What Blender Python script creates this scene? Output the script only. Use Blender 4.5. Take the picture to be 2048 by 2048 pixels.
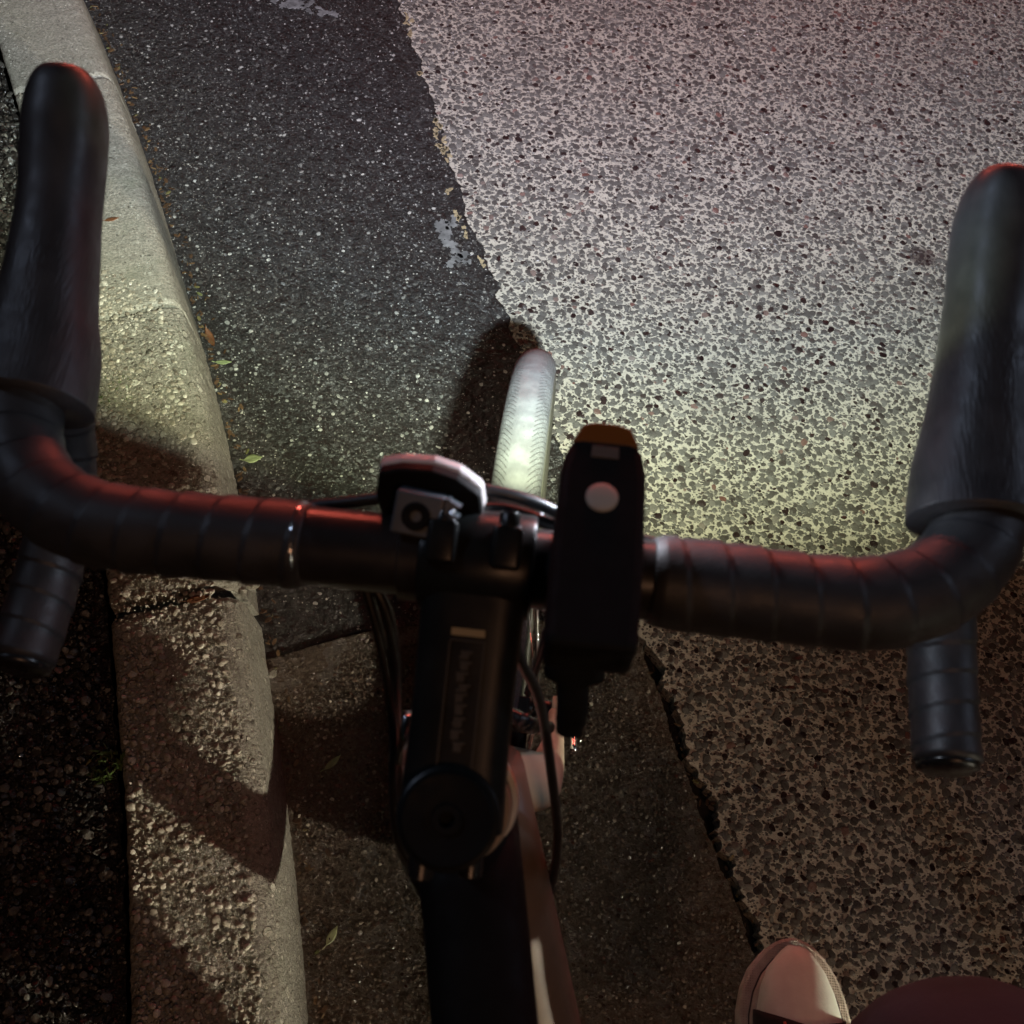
import bpy, bmesh, math, random
import numpy as np
from math import sin, cos, pi, radians, sqrt
from mathutils import Vector, Matrix, noise
random.seed(7)
for o in list(bpy.data.objects): bpy.data.objects.remove(o)
scene = bpy.context.scene
col = scene.collection

# ------------------------------------------------------------------ camera
cam_d = bpy.data.cameras.new('camera')
cam = bpy.data.objects.new('camera', cam_d); col.objects.link(cam)
cam_d.sensor_width = 36; cam_d.lens = 36.21
cam_d.clip_start = .02; cam_d.clip_end = 500
R = Matrix(((0.99069239, -0.13399185, -0.02397461), (0.10596328, 0.86971015, -0.48205399), (0.08544227, 0.47502678, 0.87581344)))
cam.matrix_world = Matrix.Translation((-0.06493485, -0.31748673, 1.31127205)) @ R.to_4x4()
cam_d.dof.use_dof = True; cam_d.dof.focus_distance = 1.25; cam_d.dof.aperture_fstop = 15
scene.camera = cam

# ------------------------------------------------------------------ world, lamps, exposure
world = bpy.data.worlds.new('World'); scene.world = world; world.use_nodes = True
nt = world.node_tree; bg = nt.nodes['Background']
sky = nt.nodes.new('ShaderNodeTexSky'); sky.sky_type = 'NISHITA'; sky.sun_disc = False
sky.sun_elevation = radians(1.0); sky.sun_rotation = radians(20)
nt.links.new(sky.outputs[0], bg.inputs[0]); bg.inputs[1].default_value = .003
scene.view_settings.view_transform = 'Standard'; scene.view_settings.look = 'None'
scene.view_settings.exposure = 0; scene.view_settings.gamma = 1

CAR_W = 1350
def lamp(name, kind, loc, power, colour, target=None, size=.05, spot=None, blend=.2):
    d = bpy.data.lights.new(name, kind); d.energy = power; d.color = colour
    if kind in ('POINT', 'SPOT'): d.shadow_soft_size = size
    if kind == 'SPOT': d.spot_size = spot; d.spot_blend = blend
    o = bpy.data.objects.new(name, d); col.objects.link(o); o.location = loc
    if target is not None:
        o.rotation_euler = (Vector(target) - Vector(loc)).to_track_quat('-Z', 'Y').to_euler()
    return o
# low beam of a car waiting behind to the right: raking light over kerb and road
def dip(l, stops, aim=None, spread=None):
    """dipped beam: strength by how far below the horizontal a ray leaves the lamp"""
    d = l.data; d.use_nodes = True; t = d.node_tree; e = t.nodes['Emission']; g = t.nodes.new('ShaderNodeNewGeometry')
    m = t.nodes.new('ShaderNodeVectorMath'); m.operation = 'DOT_PRODUCT'; t.links.new(g.outputs['Incoming'], m.inputs[0]); m.inputs[1].default_value = (0, 0, -1)
    r = t.nodes.new('ShaderNodeValToRGB'); t.links.new(m.outputs['Value'], r.inputs[0])
    for k, (p, v) in enumerate(stops):
        x = r.color_ramp.elements[k] if k < 2 else r.color_ramp.elements.new(p)
        x.position = p; x.color = (v, v, v, 1)
    out = r.outputs[0]
    if aim:                                          # and by how far to the side of the lamp's own heading
        h = t.nodes.new('ShaderNodeVectorMath'); h.operation = 'MULTIPLY'; t.links.new(g.outputs['Incoming'], h.inputs[0]); h.inputs[1].default_value = (1, 1, 0)
        n = t.nodes.new('ShaderNodeVectorMath'); n.operation = 'NORMALIZE'; t.links.new(h.outputs[0], n.inputs[0])
        d2 = t.nodes.new('ShaderNodeVectorMath'); d2.operation = 'DOT_PRODUCT'; t.links.new(n.outputs[0], d2.inputs[0]); d2.inputs[1].default_value = (cos(aim), sin(aim), 0)
        mr = t.nodes.new('ShaderNodeMapRange'); mr.interpolation_type = 'SMOOTHSTEP'; t.links.new(d2.outputs['Value'], mr.inputs[0])
        mr.inputs[1].default_value = cos(spread[1]); mr.inputs[2].default_value = cos(spread[0]); mr.inputs[3].default_value = .05; mr.inputs[4].default_value = 1
        mm = t.nodes.new('ShaderNodeMath'); mm.operation = 'MULTIPLY'; t.links.new(out, mm.inputs[0]); t.links.new(mr.outputs[0], mm.inputs[1]); out = mm.outputs[0]
    t.links.new(out, e.inputs['Strength'])
dip(lamp('car_headlight', 'POINT', (4.1, -3.0, 1.35), CAR_W, (1.0, .92, .72), None, .05), [(.10, .02), (.17, 1), (.242, 1), (.256, .35), (.268, .13)], radians(180-34.2), (radians(4), radians(9)))
for tx, tz, tp in ((-1.7, 1.05, 75), (1.9, 1.05, 85), (.1, 1.38, 60)):     # a car's two tail lights and its high brake light
    dip(lamp('tail_light_red', 'POINT', (tx, 6.0, tz), tp*3.4, (1.0, .15, .10), None, .3), [(0, 1), (.08, 1), (.13, .22), (.165, .02)])
lamp('traffic_signal_red', 'POINT', (3.2, 9.0, 4.2), 50, (1.0, .07, .04), None, .12)
lamp('street_lamp_warm', 'POINT', (1.5, -5.0, 6.5), 225, (1.0, .50, .27), None, .5)
# two added cool spots, kept narrow to put sheen on bars and hoods only
lamp('bar_sheen_spot', 'SPOT', (6.4, 2.4, 4.7), 190, (.62, .74, 1.0), (-.10, -.02, .96), .35, radians(9), .8)
lamp('bar_sheen_spot', 'SPOT', (-5.6, 1.7, 6.2), 420, (.62, .74, 1.0), (.22, -.06, .96), .35, radians(7), .8)
HEAD_W = 230      # headlight power, watts

# ------------------------------------------------------------------ mesh helpers
def link(name, me, mat, parent=None, smooth=True):
    o = bpy.data.objects.new(name, me); col.objects.link(o)
    if mat: me.materials.append(mat)
    if smooth:
        for p in me.polygons: p.use_smooth = True
    if parent: o.parent = parent
    return o
class MB:
    def __init__(s): s.v = []; s.f = []
    def add(s, vs, fs):
        b = len(s.v); s.v += [tuple(v) for v in vs]; s.f += [tuple(i + b for i in f) for f in fs]
    def build(s, name, mat, parent=None, smooth=True, bevel=0, auto=None):
        me = bpy.data.meshes.new(name); me.from_pydata(s.v, [], s.f)
        bm = bmesh.new(); bm.from_mesh(me); bmesh.ops.recalc_face_normals(bm, faces=bm.faces); bm.to_mesh(me); bm.free()
        o = link(name, me, mat, parent, smooth)
        if bevel:
            m = o.modifiers.new('b', 'BEVEL'); m.width = bevel; m.segments = 3; m.limit_method = 'ANGLE'; m.angle_limit = radians(35)
        if auto is not None: 
            if hasattr(me, 'set_sharp_from_angle'): me.set_sharp_from_angle(angle=radians(auto))
        return o
def catmull(pts, n):
    pts = [list(p) for p in pts]; out = []
    P = [[2*a-b for a, b in zip(pts[0], pts[1])]] + pts + [[2*a-b for a, b in zip(pts[-1], pts[-2])]]
    for i in range(1, len(P)-2):
        for k in range(n):
            t = k/n
            out.append([.5*((2*b)+(-a+c)*t+(2*a-5*b+4*c-d)*t*t+(-a+3*b-3*c+d)*t**3) for a, b, c, d in zip(P[i-1], P[i], P[i+1], P[i+2])])
    out.append(pts[-1]); return out
def sweep(mb, pts, rfun, n=24, up=(0, 0, 1), caps=True, square=2.0):
    """pts: list of Vector; rfun(i, s, theta)->(ra, rb) radii sideways / upwards"""
    pts = [Vector(p[:3]) for p in pts]; L = len(pts); vs = []; s = 0
    T0 = (pts[1]-pts[0]).normalized(); u = Vector(up); u = (u - T0*u.dot(T0)).normalized()
    for i, p in enumerate(pts):
        T = (pts[min(i+1, L-1)] - pts[max(i-1, 0)]).normalized()
        u = (u - T*u.dot(T)).normalized(); w = T.cross(u)
        if i: s += (p-pts[i-1]).length
        for k in range(n):
            th = 2*pi*k/n; ra, rb = rfun(i, s, th)
            c, q = cos(th), sin(th)
            if square != 2.0:
                m = (abs(c)**square + abs(q)**square)**(-1/square); c *= m; q *= m
            vs.append(p + w*(ra*c) + u*(rb*q))
    fs = [(i*n+k, i*n+(k+1) % n, (i+1)*n+(k+1) % n, (i+1)*n+k) for i in range(L-1) for k in range(n)]
    if caps: fs += [tuple(range(n))[::-1], tuple((L-1)*n+k for k in range(n))]
    mb.add(vs, fs)
def tube(mb, pts, r, n=12, res=8, up=(0, 0, 1), caps=True):
    q = catmull(pts, res) if len(pts) > 2 else [list(pts[0]), list(pts[1])]
    sweep(mb, q, lambda i, s, t: (r, r), n, up, caps)
def lathe(mb, c, ax, prof, n=32, xdir=None, sx=1, sy=1):
    c = Vector(c); ax = Vector(ax).normalized()
    u = Vector(xdir) if xdir else (Vector((1, 0, 0)) if abs(ax.x) < .9 else Vector((0, 1, 0)))
    u = (u-ax*u.dot(ax)).normalized(); w = ax.cross(u); vs = []
    for r, h in prof:
        for k in range(n):
            t = 2*pi*k/n; vs.append(c+ax*h+u*(r*sx*cos(t))+w*(r*sy*sin(t)))
    L = len(prof)
    fs = [(i*n+k, i*n+(k+1) % n, (i+1)*n+(k+1) % n, (i+1)*n+k) for i in range(L-1) for k in range(n)]
    if prof[0][0] > 1e-6: fs.append(tuple(range(n))[::-1])
    if prof[-1][0] > 1e-6: fs.append(tuple((L-1)*n+k for k in range(n)))
    mb.add(vs, fs)
def box(mb, c, h, M=None):
    vs = []
    for x in (-1, 1):
        for y in (-1, 1):
            for z in (-1, 1):
                v = Vector((x*h[0], y*h[1], z*h[2])); v = (M @ v if M else v) + Vector(c); vs.append(v)
    mb.add(vs, [(0, 1, 3, 2), (4, 6, 7, 5), (0, 4, 5, 1), (2, 3, 7, 6), (0, 2, 6, 4), (1, 5, 7, 3)])
def prism(mb, outline, z0, z1, M=None):
    n = len(outline); vs = [Vector((x, y, z0)) for x, y in outline] + [Vector((x, y, z1)) for x, y in outline]
    if M: vs = [M @ v for v in vs]
    mb.add(vs, [tuple(range(n))[::-1], tuple(range(n, 2*n))] + [(i, (i+1) % n, n+(i+1) % n, n+i) for i in range(n)])
def tag(o, label=None, cat=None, group=None, kind=None):
    if label: o['label'] = label
    if cat: o['category'] = cat
    if group: o['group'] = group
    if kind: o['kind'] = kind
    return o
def empty(name, loc=(0, 0, 0), rot=(0, 0, 0)):
    o = bpy.data.objects.new(name, None); col.objects.link(o); o.location = loc; o.rotation_euler = rot; o.empty_display_size = .1
    return o

# ------------------------------------------------------------------ materials
def mat(name, colour=(.5, .5, .5), rough=.5, metal=0, spec=.5, trans=0, coat=0):
    m = bpy.data.materials.new(name); m.use_nodes = True; b = m.node_tree.nodes['Principled BSDF']
    b.inputs['Base Color'].default_value = (*colour, 1); b.inputs['Roughness'].default_value = rough
    b.inputs['Metallic'].default_value = metal; b.inputs['Specular IOR Level'].default_value = spec
    b.inputs['Transmission Weight'].default_value = trans; b.inputs['Coat Weight'].default_value = coat
    return m
class N:
    """tiny node-graph helper"""
    def __init__(s, m): s.m = m; s.t = m.node_tree; s.b = s.t.nodes['Principled BSDF']; s.c = s.t.nodes.new('ShaderNodeTexCoord').outputs['Object']
    def new(s, k, **a):
        n = s.t.nodes.new(k)
        for x, y in a.items(): setattr(n, x, y)
        return n
    def put(s, sock, v):
        if isinstance(v, bpy.types.NodeSocket): s.t.links.new(v, sock)
        elif v is not None: sock.default_value = v
    def math(s, op, a, b=None, c=None, clamp=False):
        n = s.new('ShaderNodeMath', operation=op, use_clamp=clamp); s.put(n.inputs[0], a); s.put(n.inputs[1], b); s.put(n.inputs[2], c); return n.outputs[0]
    def noise(s, scale, detail=3, rough=.55, vec=None, out='Fac'):
        n = s.new('ShaderNodeTexNoise'); s.put(n.inputs['Vector'], vec or s.c); n.inputs['Scale'].default_value = scale
        n.inputs['Detail'].default_value = detail; n.inputs['Roughness'].default_value = rough; return n.outputs[out]
    def vor(s, scale, feature='F1', vec=None, rnd=1.0):
        n = s.new('ShaderNodeTexVoronoi', feature=feature); s.put(n.inputs['Vector'], vec or s.c)
        n.inputs['Scale'].default_value = scale; n.inputs['Randomness'].default_value = rnd; return n
    def map(s, v, a, b, c=0., d=1., smooth=True):
        n = s.new('ShaderNodeMapRange', interpolation_type='SMOOTHSTEP' if smooth else 'LINEAR'); s.put(n.inputs[0], v)
        for i, x in enumerate((a, b, c, d)): s.put(n.inputs[i+1], x)
        return n.outputs[0]
    def mix(s, f, a, b, blend='MIX'):
        n = s.new('ShaderNodeMix', data_type='RGBA', blend_type=blend); s.put(n.inputs[0], f)
        s.put(n.inputs[6], (*a, 1) if isinstance(a, tuple) else a); s.put(n.inputs[7], (*b, 1) if isinstance(b, tuple) else b); return n.outputs[2]
    def ramp(s, f, stops, const=False):
        n = s.new('ShaderNodeValToRGB'); s.put(n.inputs[0], f); r = n.color_ramp
        if const: r.interpolation = 'CONSTANT'
        r.elements[0].position = stops[0][0]; r.elements[0].color = (*stops[0][1], 1)
        r.elements[1].position = stops[1][0]; r.elements[1].color = (*stops[1][1], 1)
        for p, c in stops[2:]:
            e = r.elements.new(p); e.color = (*c, 1)
        return n.outputs[0]
    def warp(s, scale, amt, detail=2):
        n = s.noise(scale, detail, .5, out='Color'); a = s.new('ShaderNodeVectorMath', operation='SUBTRACT'); s.put(a.inputs[0], n); a.inputs[1].default_value = (.5, .5, .5)
        b = s.new('ShaderNodeVectorMath', operation='SCALE'); s.put(b.inputs[0], a.outputs[0]); b.inputs['Scale'].default_value = amt
        c = s.new('ShaderNodeVectorMath', operation='ADD'); s.put(c.inputs[0], s.c); s.put(c.inputs[1], b.outputs[0]); return c.outputs[0]
    def sep(s, c, i):
        n = s.new('ShaderNodeSeparateColor'); s.put(n.inputs[0], c); return n.outputs[i]
    def bump(s, h, dist, strength=1.0, prev=None):
        n = s.new('ShaderNodeBump'); n.inputs['Strength'].default_value = strength; n.inputs['Distance'].default_value = dist
        s.put(n.inputs['Height'], h)
        if prev: s.put(n.inputs['Normal'], prev)
        return n.outputs[0]
    def tilt(s, v, vec, k=1.):
        a = s.new('ShaderNodeVectorMath', operation='SUBTRACT'); s.put(a.inputs[0], vec); s.put(a.inputs[1], v.outputs['Position'])
        b = s.new('ShaderNodeVectorMath', operation='SUBTRACT'); s.put(b.inputs[0], v.outputs['Color']); b.inputs[1].default_value = (.5, .5, .5)
        c = s.new('ShaderNodeVectorMath', operation='DOT_PRODUCT'); s.put(c.inputs[0], a.outputs[0]); s.put(c.inputs[1], b.outputs[0])
        return s.math('MULTIPLY', c.outputs['Value'], k)
    def done(s, colour=None, rough=None, normal=None):
        if colour is not None: s.put(s.b.inputs['Base Color'], colour)
        if rough is not None: s.put(s.b.inputs['Roughness'], rough)
        if normal is not None: s.put(s.b.inputs['Normal'], normal)
        return s.m

def exposed_aggregate():
    g = N(mat('exposed_aggregate', spec=.5)); w = g.warp(60, .010, 4)
    med = g.map(g.noise(42, 3, .6), .38, .72, 0, 1); big = g.map(g.noise(8, 4, .6), .35, .7, 0, 1)
    c = g.ramp(g.noise(300, 4, .65), [(.2, (.38, .34, .275)), (.8, (.66, .61, .51))]); mask = None
    h = g.math('MULTIPLY', g.noise(420, 3), .35)
    mottle = g.noise(700, 2)
    for n, (sc, dn, sz) in enumerate(((260, .80, .50), (170, .55, .52))):
        mp_ = g.new('ShaderNodeMapping'); g.put(mp_.inputs[0], w); mp_.inputs['Rotation'].default_value = (0, 0, .2+.5*n); mp_.inputs['Scale'].default_value = (.78, 1.12, 1); mp_.inputs['Location'].default_value = (n*.37, n*.21, .1*n)
        v = g.vor(sc, 'F1', mp_.outputs[0]); a = g.sep(v.outputs['Color'], 0); b = g.sep(v.outputs['Color'], 1)
        rad = g.math('MULTIPLY', g.math('ADD', .62, g.math('MULTIPLY', b, .38)), sz)
        thr = g.math('ADD', g.math('ADD', 1-dn, g.math('MULTIPLY', med, .36)), g.math('MULTIPLY', big, .06))
        sel = g.map(g.math('SUBTRACT', a, thr), 0, .02)
        d = g.math('SUBTRACT', rad, v.outputs['Distance'])
        m = g.math('MULTIPLY', g.map(d, 0, .05), sel)
        sc_c = g.ramp(g.sep(v.outputs['Color'], 2), [(0, (.022, .012, .012)), (.07, (.05, .035, .032)), (.13, (.095, .085, .080)), (.5, (.135, .128, .12)), (.85, (.185, .176, .165)), (1, (.29, .275, .25))])
        sc_c = g.mix(.35, sc_c, g.ramp(mottle, [(.25, (.06, .053, .05)), (.75, (.27, .25, .23))]))
        rim = g.math('MULTIPLY', g.map(g.math('ABSOLUTE', d), 0, .05, 1, 0), sel)
        c = g.mix(m, c, sc_c); c = g.mix(g.math('MULTIPLY', rim, .35), c, (.10, .085, .07))
        h = g.mix(g.math('MULTIPLY', m, 1), h, g.math('ADD', g.math('ADD', .45, g.math('MULTIPLY', b, .8)), g.math('ADD', g.tilt(v, mp_.outputs[0], 320), g.math('MULTIPLY', g.map(d, 0, .3), .5))))
    c = g.mix(g.map(g.noise(5, 5, .65), .45, .75, 0, .35), c, (.13, .11, .10))
    geo = g.new('ShaderNodeVectorMath', operation='DISTANCE'); g.put(geo.inputs[0], g.warp(40, .035, 4)); geo.inputs[1].default_value = (.635, 1.02, 0)
    c = g.mix(g.map(geo.outputs['Value'], .012, .034, .8, 0), c, (.045, .025, .025))
    hh = g.math('ADD', h, g.math('MULTIPLY', mottle, .25))
    return g.done(c, g.map(g.noise(30, 3), .35, .7, .22, .42), g.bump(hh, .0034, .9))
def asphalt(name, dark=(.022, .019, .018), speck=.17, bumpd=.003, scale=95, dens=.35, rough=(.25, .5), pal=(.34, .33, .3)):
    g = N(mat(name)); w = g.warp(70, .006)
    col0 = g.ramp(g.noise(300, 3), [(.3, dark), (.8, tuple(x*2.2 for x in dark))])
    h = g.math('MULTIPLY', g.noise(260, 4, .65), .6)
    for sc, dn, sz in ((scale, dens*.55, .34), (scale*1.9, dens*1.1, .36), (scale*3.6, dens*1.3, .36)):
        v = g.vor(sc, 'F1', w); a = g.sep(v.outputs['Color'], 0); b = g.sep(v.outputs['Color'], 1)
        rad = g.math('MULTIPLY', g.math('ADD', .35, g.math('MULTIPLY', b, .65)), sz)
        inside = g.map(g.math('SUBTRACT', rad, v.outputs['Distance']), 0, .05)
        sel = g.map(a, 1-dn, 1-dn+.02)
        m = g.math('MULTIPLY', inside, sel)
        tone = g.ramp(g.sep(v.outputs['Color'], 2), [(0, tuple(x*.25 for x in pal)), (.45, tuple(x*.5 for x in pal)), (.8, pal), (1, (.5, .48, .42))])
        col0 = g.mix(g.math('MULTIPLY', m, min(1, speck*5)), col0, tone)
        h = g.math('ADD', h, g.math('MULTIPLY', g.math('ADD', g.map(v.outputs['Distance'], 0, .6, 1, 0), g.tilt(v, w, 3.2*sc)), .9 if sc == scale else .3))
    r = g.map(g.noise(45, 3), .35, .7, *rough)
    return g.done(col0, r, g.bump(h, bumpd, .8))
def kerb_mat(name, pebble):
    g = N(mat(name)); w = g.warp(90, .007, 3)
    base = g.ramp(g.noise(260, 5, .7), [(.28, (.11, .10, .08)), (.72, (.42, .39, .325))])
    h = g.math('MULTIPLY', g.noise(330, 4, .65), .8); c = base
    lays = ((70, .45, .50), (120, .55, .46), (230, .5, .42)) if pebble else ((150, .25, .36), (300, .4, .38))
    for sc, dn, sz in lays:
        v = g.vor(sc, 'F1', w); a = g.sep(v.outputs['Color'], 0); b = g.sep(v.outputs['Color'], 1)
        rad = g.math('MULTIPLY', g.math('ADD', .5, g.math('MULTIPLY', b, .5)), sz)
        m = g.math('MULTIPLY', g.map(g.math('SUBTRACT', rad, v.outputs['Distance']), 0, .07), g.map(a, 1-dn, 1-dn+.02))
        edge = g.math('MULTIPLY', g.map(g.math('ABSOLUTE', g.math('SUBTRACT', rad, v.outputs['Distance'])), 0, .06, 1, 0), g.map(a, 1-dn, 1-dn+.02))
        tone = g.ramp(g.sep(v.outputs['Color'], 2), [(0, (.10, .085, .07)), (.15, (.24, .21, .165)), (.6, (.40, .365, .30)), (1, (.60, .57, .49))])
        c = g.mix(g.math('MULTIPLY', m, .85 if pebble else .55), c, tone)
        if pebble: c = g.mix(g.math('MULTIPLY', edge, .55), c, (.09, .075, .055))
        h = g.math('ADD', h, g.math('MULTIPLY', m, g.math('ADD', (.7 if pebble else .2)*(70/sc)**.5, g.tilt(v, w, (190 if pebble else 60)*(sc/70)**.5))))
    v2 = g.vor(120, 'F1', g.warp(60, .01)); spots = g.math('MULTIPLY', g.map(v2.outputs['Distance'], .16, .26, 1, 0), g.map(g.sep(v2.outputs['Color'], 1), .8, .84))
    c = g.mix(g.math('MULTIPLY', spots, .8), c, (.07, .06, .05))
    c = g.mix(g.map(g.noise(14, 5, .65), .5, .8, 0, .45), c, (.19, .20, .14))
    return g.done(c, g.map(g.noise(60, 3), .3, .7, .3, .55), g.bump(h, .0075 if pebble else .0026, .9))
def slab_mat():
    g = N(mat('gutter_concrete')); w = g.warp(90, .005)
    c = g.ramp(g.noise(170, 5, .7), [(.25, (.060, .044, .033)), (.75, (.18, .14, .108))])
    v = g.vor(140, 'F1', w); m = g.math('MULTIPLY', g.map(v.outputs['Distance'], .25, .42, 1, 0), g.map(g.sep(v.outputs['Color'], 0), .45, .6))
    c = g.mix(g.math('MULTIPLY', m, .6), c, g.ramp(g.sep(v.outputs['Color'], 1), [(0, (.08, .06, .05)), (1, (.32, .28, .23))]))
    c = g.mix(g.map(g.noise(7, 5, .6), .42, .75, 0, .6), c, (.045, .035, .028))
    h = g.math('ADD', g.math('MULTIPLY', g.noise(240, 5, .75), 1.6), g.math('MULTIPLY', m, g.math('ADD', .6, g.tilt(v, w, 260))))
    return g.done(c, g.map(g.noise(35, 3), .35, .7, .14, .36), g.bump(h, .005, .9))
def rough_plastic(name, c, r, bs=900, bd=.0002, v=.25):
    g = N(mat(name)); k = g.noise(40, 4, .6)
    cc = g.mix(g.map(k, .3, .75), tuple(x*(1-v) for x in c), tuple(min(1, x*(1+v)) for x in c))
    return g.done(cc, g.map(g.noise(90, 3), .3, .7, r*.85, min(1, r*1.15)), g.bump(g.noise(bs, 2), bd, .6))

M_road = exposed_aggregate()
M_asph = asphalt('gutter_asphalt', (.021, .019, .018), .2, .0022, 95, .12, (.3, .5), (.50, .50, .46))
M_pave = asphalt('pavement_asphalt', (.012, .010, .009), .14, .008, 62, .6, (.10, .28), (.2, .19, .17))
M_kerb = kerb_mat('kerb_granite', False); M_kerbp = kerb_mat('kerb_pebble_concrete', True)
M_slab = slab_mat()
M_dirt = rough_plastic('joint_dirt', (.012, .009, .007), .8, 300, .002)
M_tape = rough_plastic('bar_tape', (.026, .026, .028), .50, 1100, .0003)
M_hood = rough_plastic('hood_rubber', (.026, .027, .030), .47, 1200, .0002)
_g = N(M_hood); _m = _g.new('ShaderNodeMapping'); _g.put(_m.inputs[0], _g.c); _m.inputs['Scale'].default_value = (1, .06, 1)
_y = _g.new('ShaderNodeSeparateXYZ'); _g.put(_y.inputs[0], _g.c)
_h = _g.math('MULTIPLY', _g.noise(750, 2, .5, _m.outputs[0]), _g.map(_y.outputs[1], -.03, .0, 1, .12))
_g.done(None, None, _g.bump(_h, .0005, .8))
M_gloss = rough_plastic('black_anodised', (.012, .012, .013), .30, 1500, .00005)
M_barm = rough_plastic('bar_black_satin', (.02, .018, .018), .33, 1500, .00005)
M_stem = rough_plastic('stem_black', (.012, .013, .013), .33, 1500, .00005)
M_plastic = rough_plastic('lamp_black_plastic', (.004, .004, .004), .7, 1500, .00005)
M_stem.node_tree.nodes['Principled BSDF'].inputs['Specular IOR Level'].default_value = .25
M_silver = mat('polished_steel', (.7, .7, .72), .18, 1.0)
M_grey = rough_plastic('bracket_grey_plastic', (.095, .11, .125), .38, 900, .0001)
M_cream = rough_plastic('cream_paint', (.62, .54, .40), .38, 60, .0001, .08)
M_frame_shaded = rough_plastic('frame_cream_shaded', (.15, .10, .07), .4, 60, .0001, .08)  # down tube's cream paint with its shadow darkened into the colour
M_black = rough_plastic('frame_black_paint', (.006, .006, .006), .65, 60, .0001); M_black.node_tree.nodes['Principled BSDF'].inputs['Specular IOR Level'].default_value = .15
M_plastic.node_tree.nodes['Principled BSDF'].inputs['Specular IOR Level'].default_value = .2
M_button = mat('button_rubber', (.42, .37, .31), .6)
M_amber = mat('amber_plastic', (.16, .055, .008), .35); 
M_window = mat('indicator_window', (.10, .085, .07), .4)
M_gold = mat('dull_gold_print', (.34, .24, .11), .5)
M_print = mat('worn_grey_print', (.034, .029, .024), .5)
M_rim = mat('alloy_rim', (.46, .46, .45), .35, .8)
M_lens = rough_plastic('reflector_lens', (.85, .76, .74), .25, 500, .0006)
M_glass = mat('lamp_glass', (.9, .95, 1), .08, 0, .5, .9)
M_cable = rough_plastic('cable_housing', (.012, .012, .013), .35, 1500, .00005)
def tyre_mat():
    g = N(mat('tyre_rubber')); s = g.new('ShaderNodeSeparateXYZ'); g.put(s.inputs[0], g.c)
    ang = g.math('ARCTAN2', g.math('SUBTRACT', s.outputs[2], .345), s.outputs[1])
    ax = g.math('ABSOLUTE', s.outputs[0])
    ph = g.math('ADD', g.math('MULTIPLY', ang, 58), g.math('MULTIPLY', ax, 320))
    groove = g.map(g.math('ABSOLUTE', g.math('SUBTRACT', g.math('FRACT', ph), .5)), 0, .11, 1, 0)
    cut = g.math('MULTIPLY', groove, g.map(ax, .007, .009, 0, 1)); 
    ph2 = g.math('ABSOLUTE', g.math('SUBTRACT', g.math('FRACT', g.math('ADD', g.math('MULTIPLY', ang, 58), g.math('MULTIPLY', ax, -200))), .5))
    cut2 = g.math('MULTIPLY', g.map(ph2, 0, .09, 1, 0), g.map(ax, .0105, .0125, 0, 1))
    cut = g.math('MAXIMUM', cut, cut2)
    c = g.mix(g.map(g.noise(70, 4, .6), .3, .7), (.05, .052, .054), (.08, .083, .084))
    c = g.mix(g.math('MULTIPLY', cut, .5), c, (.012, .012, .013))
    dr = g.math('MULTIPLY', g.map(g.vor(330).outputs['Distance'], .12, .2, 1, 0), g.map(g.noise(25, 2), .5, .6))
    h = g.math('SUBTRACT', g.math('ADD', g.math('MULTIPLY', g.noise(500, 3), .3), g.math('MULTIPLY', dr, .6)), cut)
    return g.done(c, g.map(g.noise(50, 3), .3, .7, .55, .8), g.bump(h, .0009, .8))
M_tyre = tyre_mat()
M_side = rough_plastic('tyre_sidewall', (.05, .05, .038), .55)

# ------------------------------------------------------------------ ground and kerb
def poly_interp(pts, y):
    """pts sorted by descending y; returns x"""
    for (x0, y0), (x1, y1) in zip(pts, pts[1:]):
        if y <= y0 and y >= y1:
            t = (y-y0)/(y1-y0); return x0+(x1-x0)*t
    return pts[-1][0] if y < pts[-1][1] else pts[0][0]
KR = [(-3.3, 4.2), (-1.95, 2.75), (-1.28, 1.88), (-.95, 1.372), (-.862, 1.233), (-.711, .968), (-.582, .715), (-.48, .51), (-.405, .333), (-.332, .147), (-.253, -.071), (-.187, -.284), (-.09, -.65), (.02, -1.2), (.12, -2.0), (.2, -4.0)]
kc = catmull([(x, y, 0) for x, y in KR], 24)
kc = [Vector(p) for p in kc]
def kframe(i):
    T = (kc[min(i+1, len(kc)-1)]-kc[max(i-1, 0)]).normalized()   # towards -y
    return kc[i], Vector((T.y, -T.x, 0))                        # left (-x) normal when T points to -y
def kn(i):
    p, n = kframe(i)
    if n.x > 0: n = -n
    return p, n
# seam between gutter strip and carriageway
SE = [(-1.9, 4.6), (-.95, 2.6), (-.60, 2.0), (-.373, 1.506), (-.258, 1.213), (-.168, .98), (-.092, .804), (.02, .54), (.10, .37), (.167, .232), (.205, .151), (.241, .061), (.281, -.036), (.319, -.125), (.42, -.42), (.55, -.95), (.66, -2.0), (.75, -4.0)]
sc_ = [Vector(p) for p in catmull([(x, y, 0) for x, y in SE], 26)]
def jit(p, a, f, seed=0.): return a*noise.noise(Vector((p.x*f, p.y*f, seed)))
def strip(name, A, B, mat_, z=0, nx=6):
    mb = MB(); L = min(len(A), len(B)); vs = []
    for i in range(L):
        for k in range(nx+1):
            v = A[i].lerp(B[i], k/nx); vs.append((v.x, v.y, z))
    mb.add(vs, [(i*(nx+1)+k, i*(nx+1)+k+1, (i+1)*(nx+1)+k+1, (i+1)*(nx+1)+k) for i in range(L-1) for k in range(nx)])
    return mb.build(name, mat_, None, False)
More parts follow.
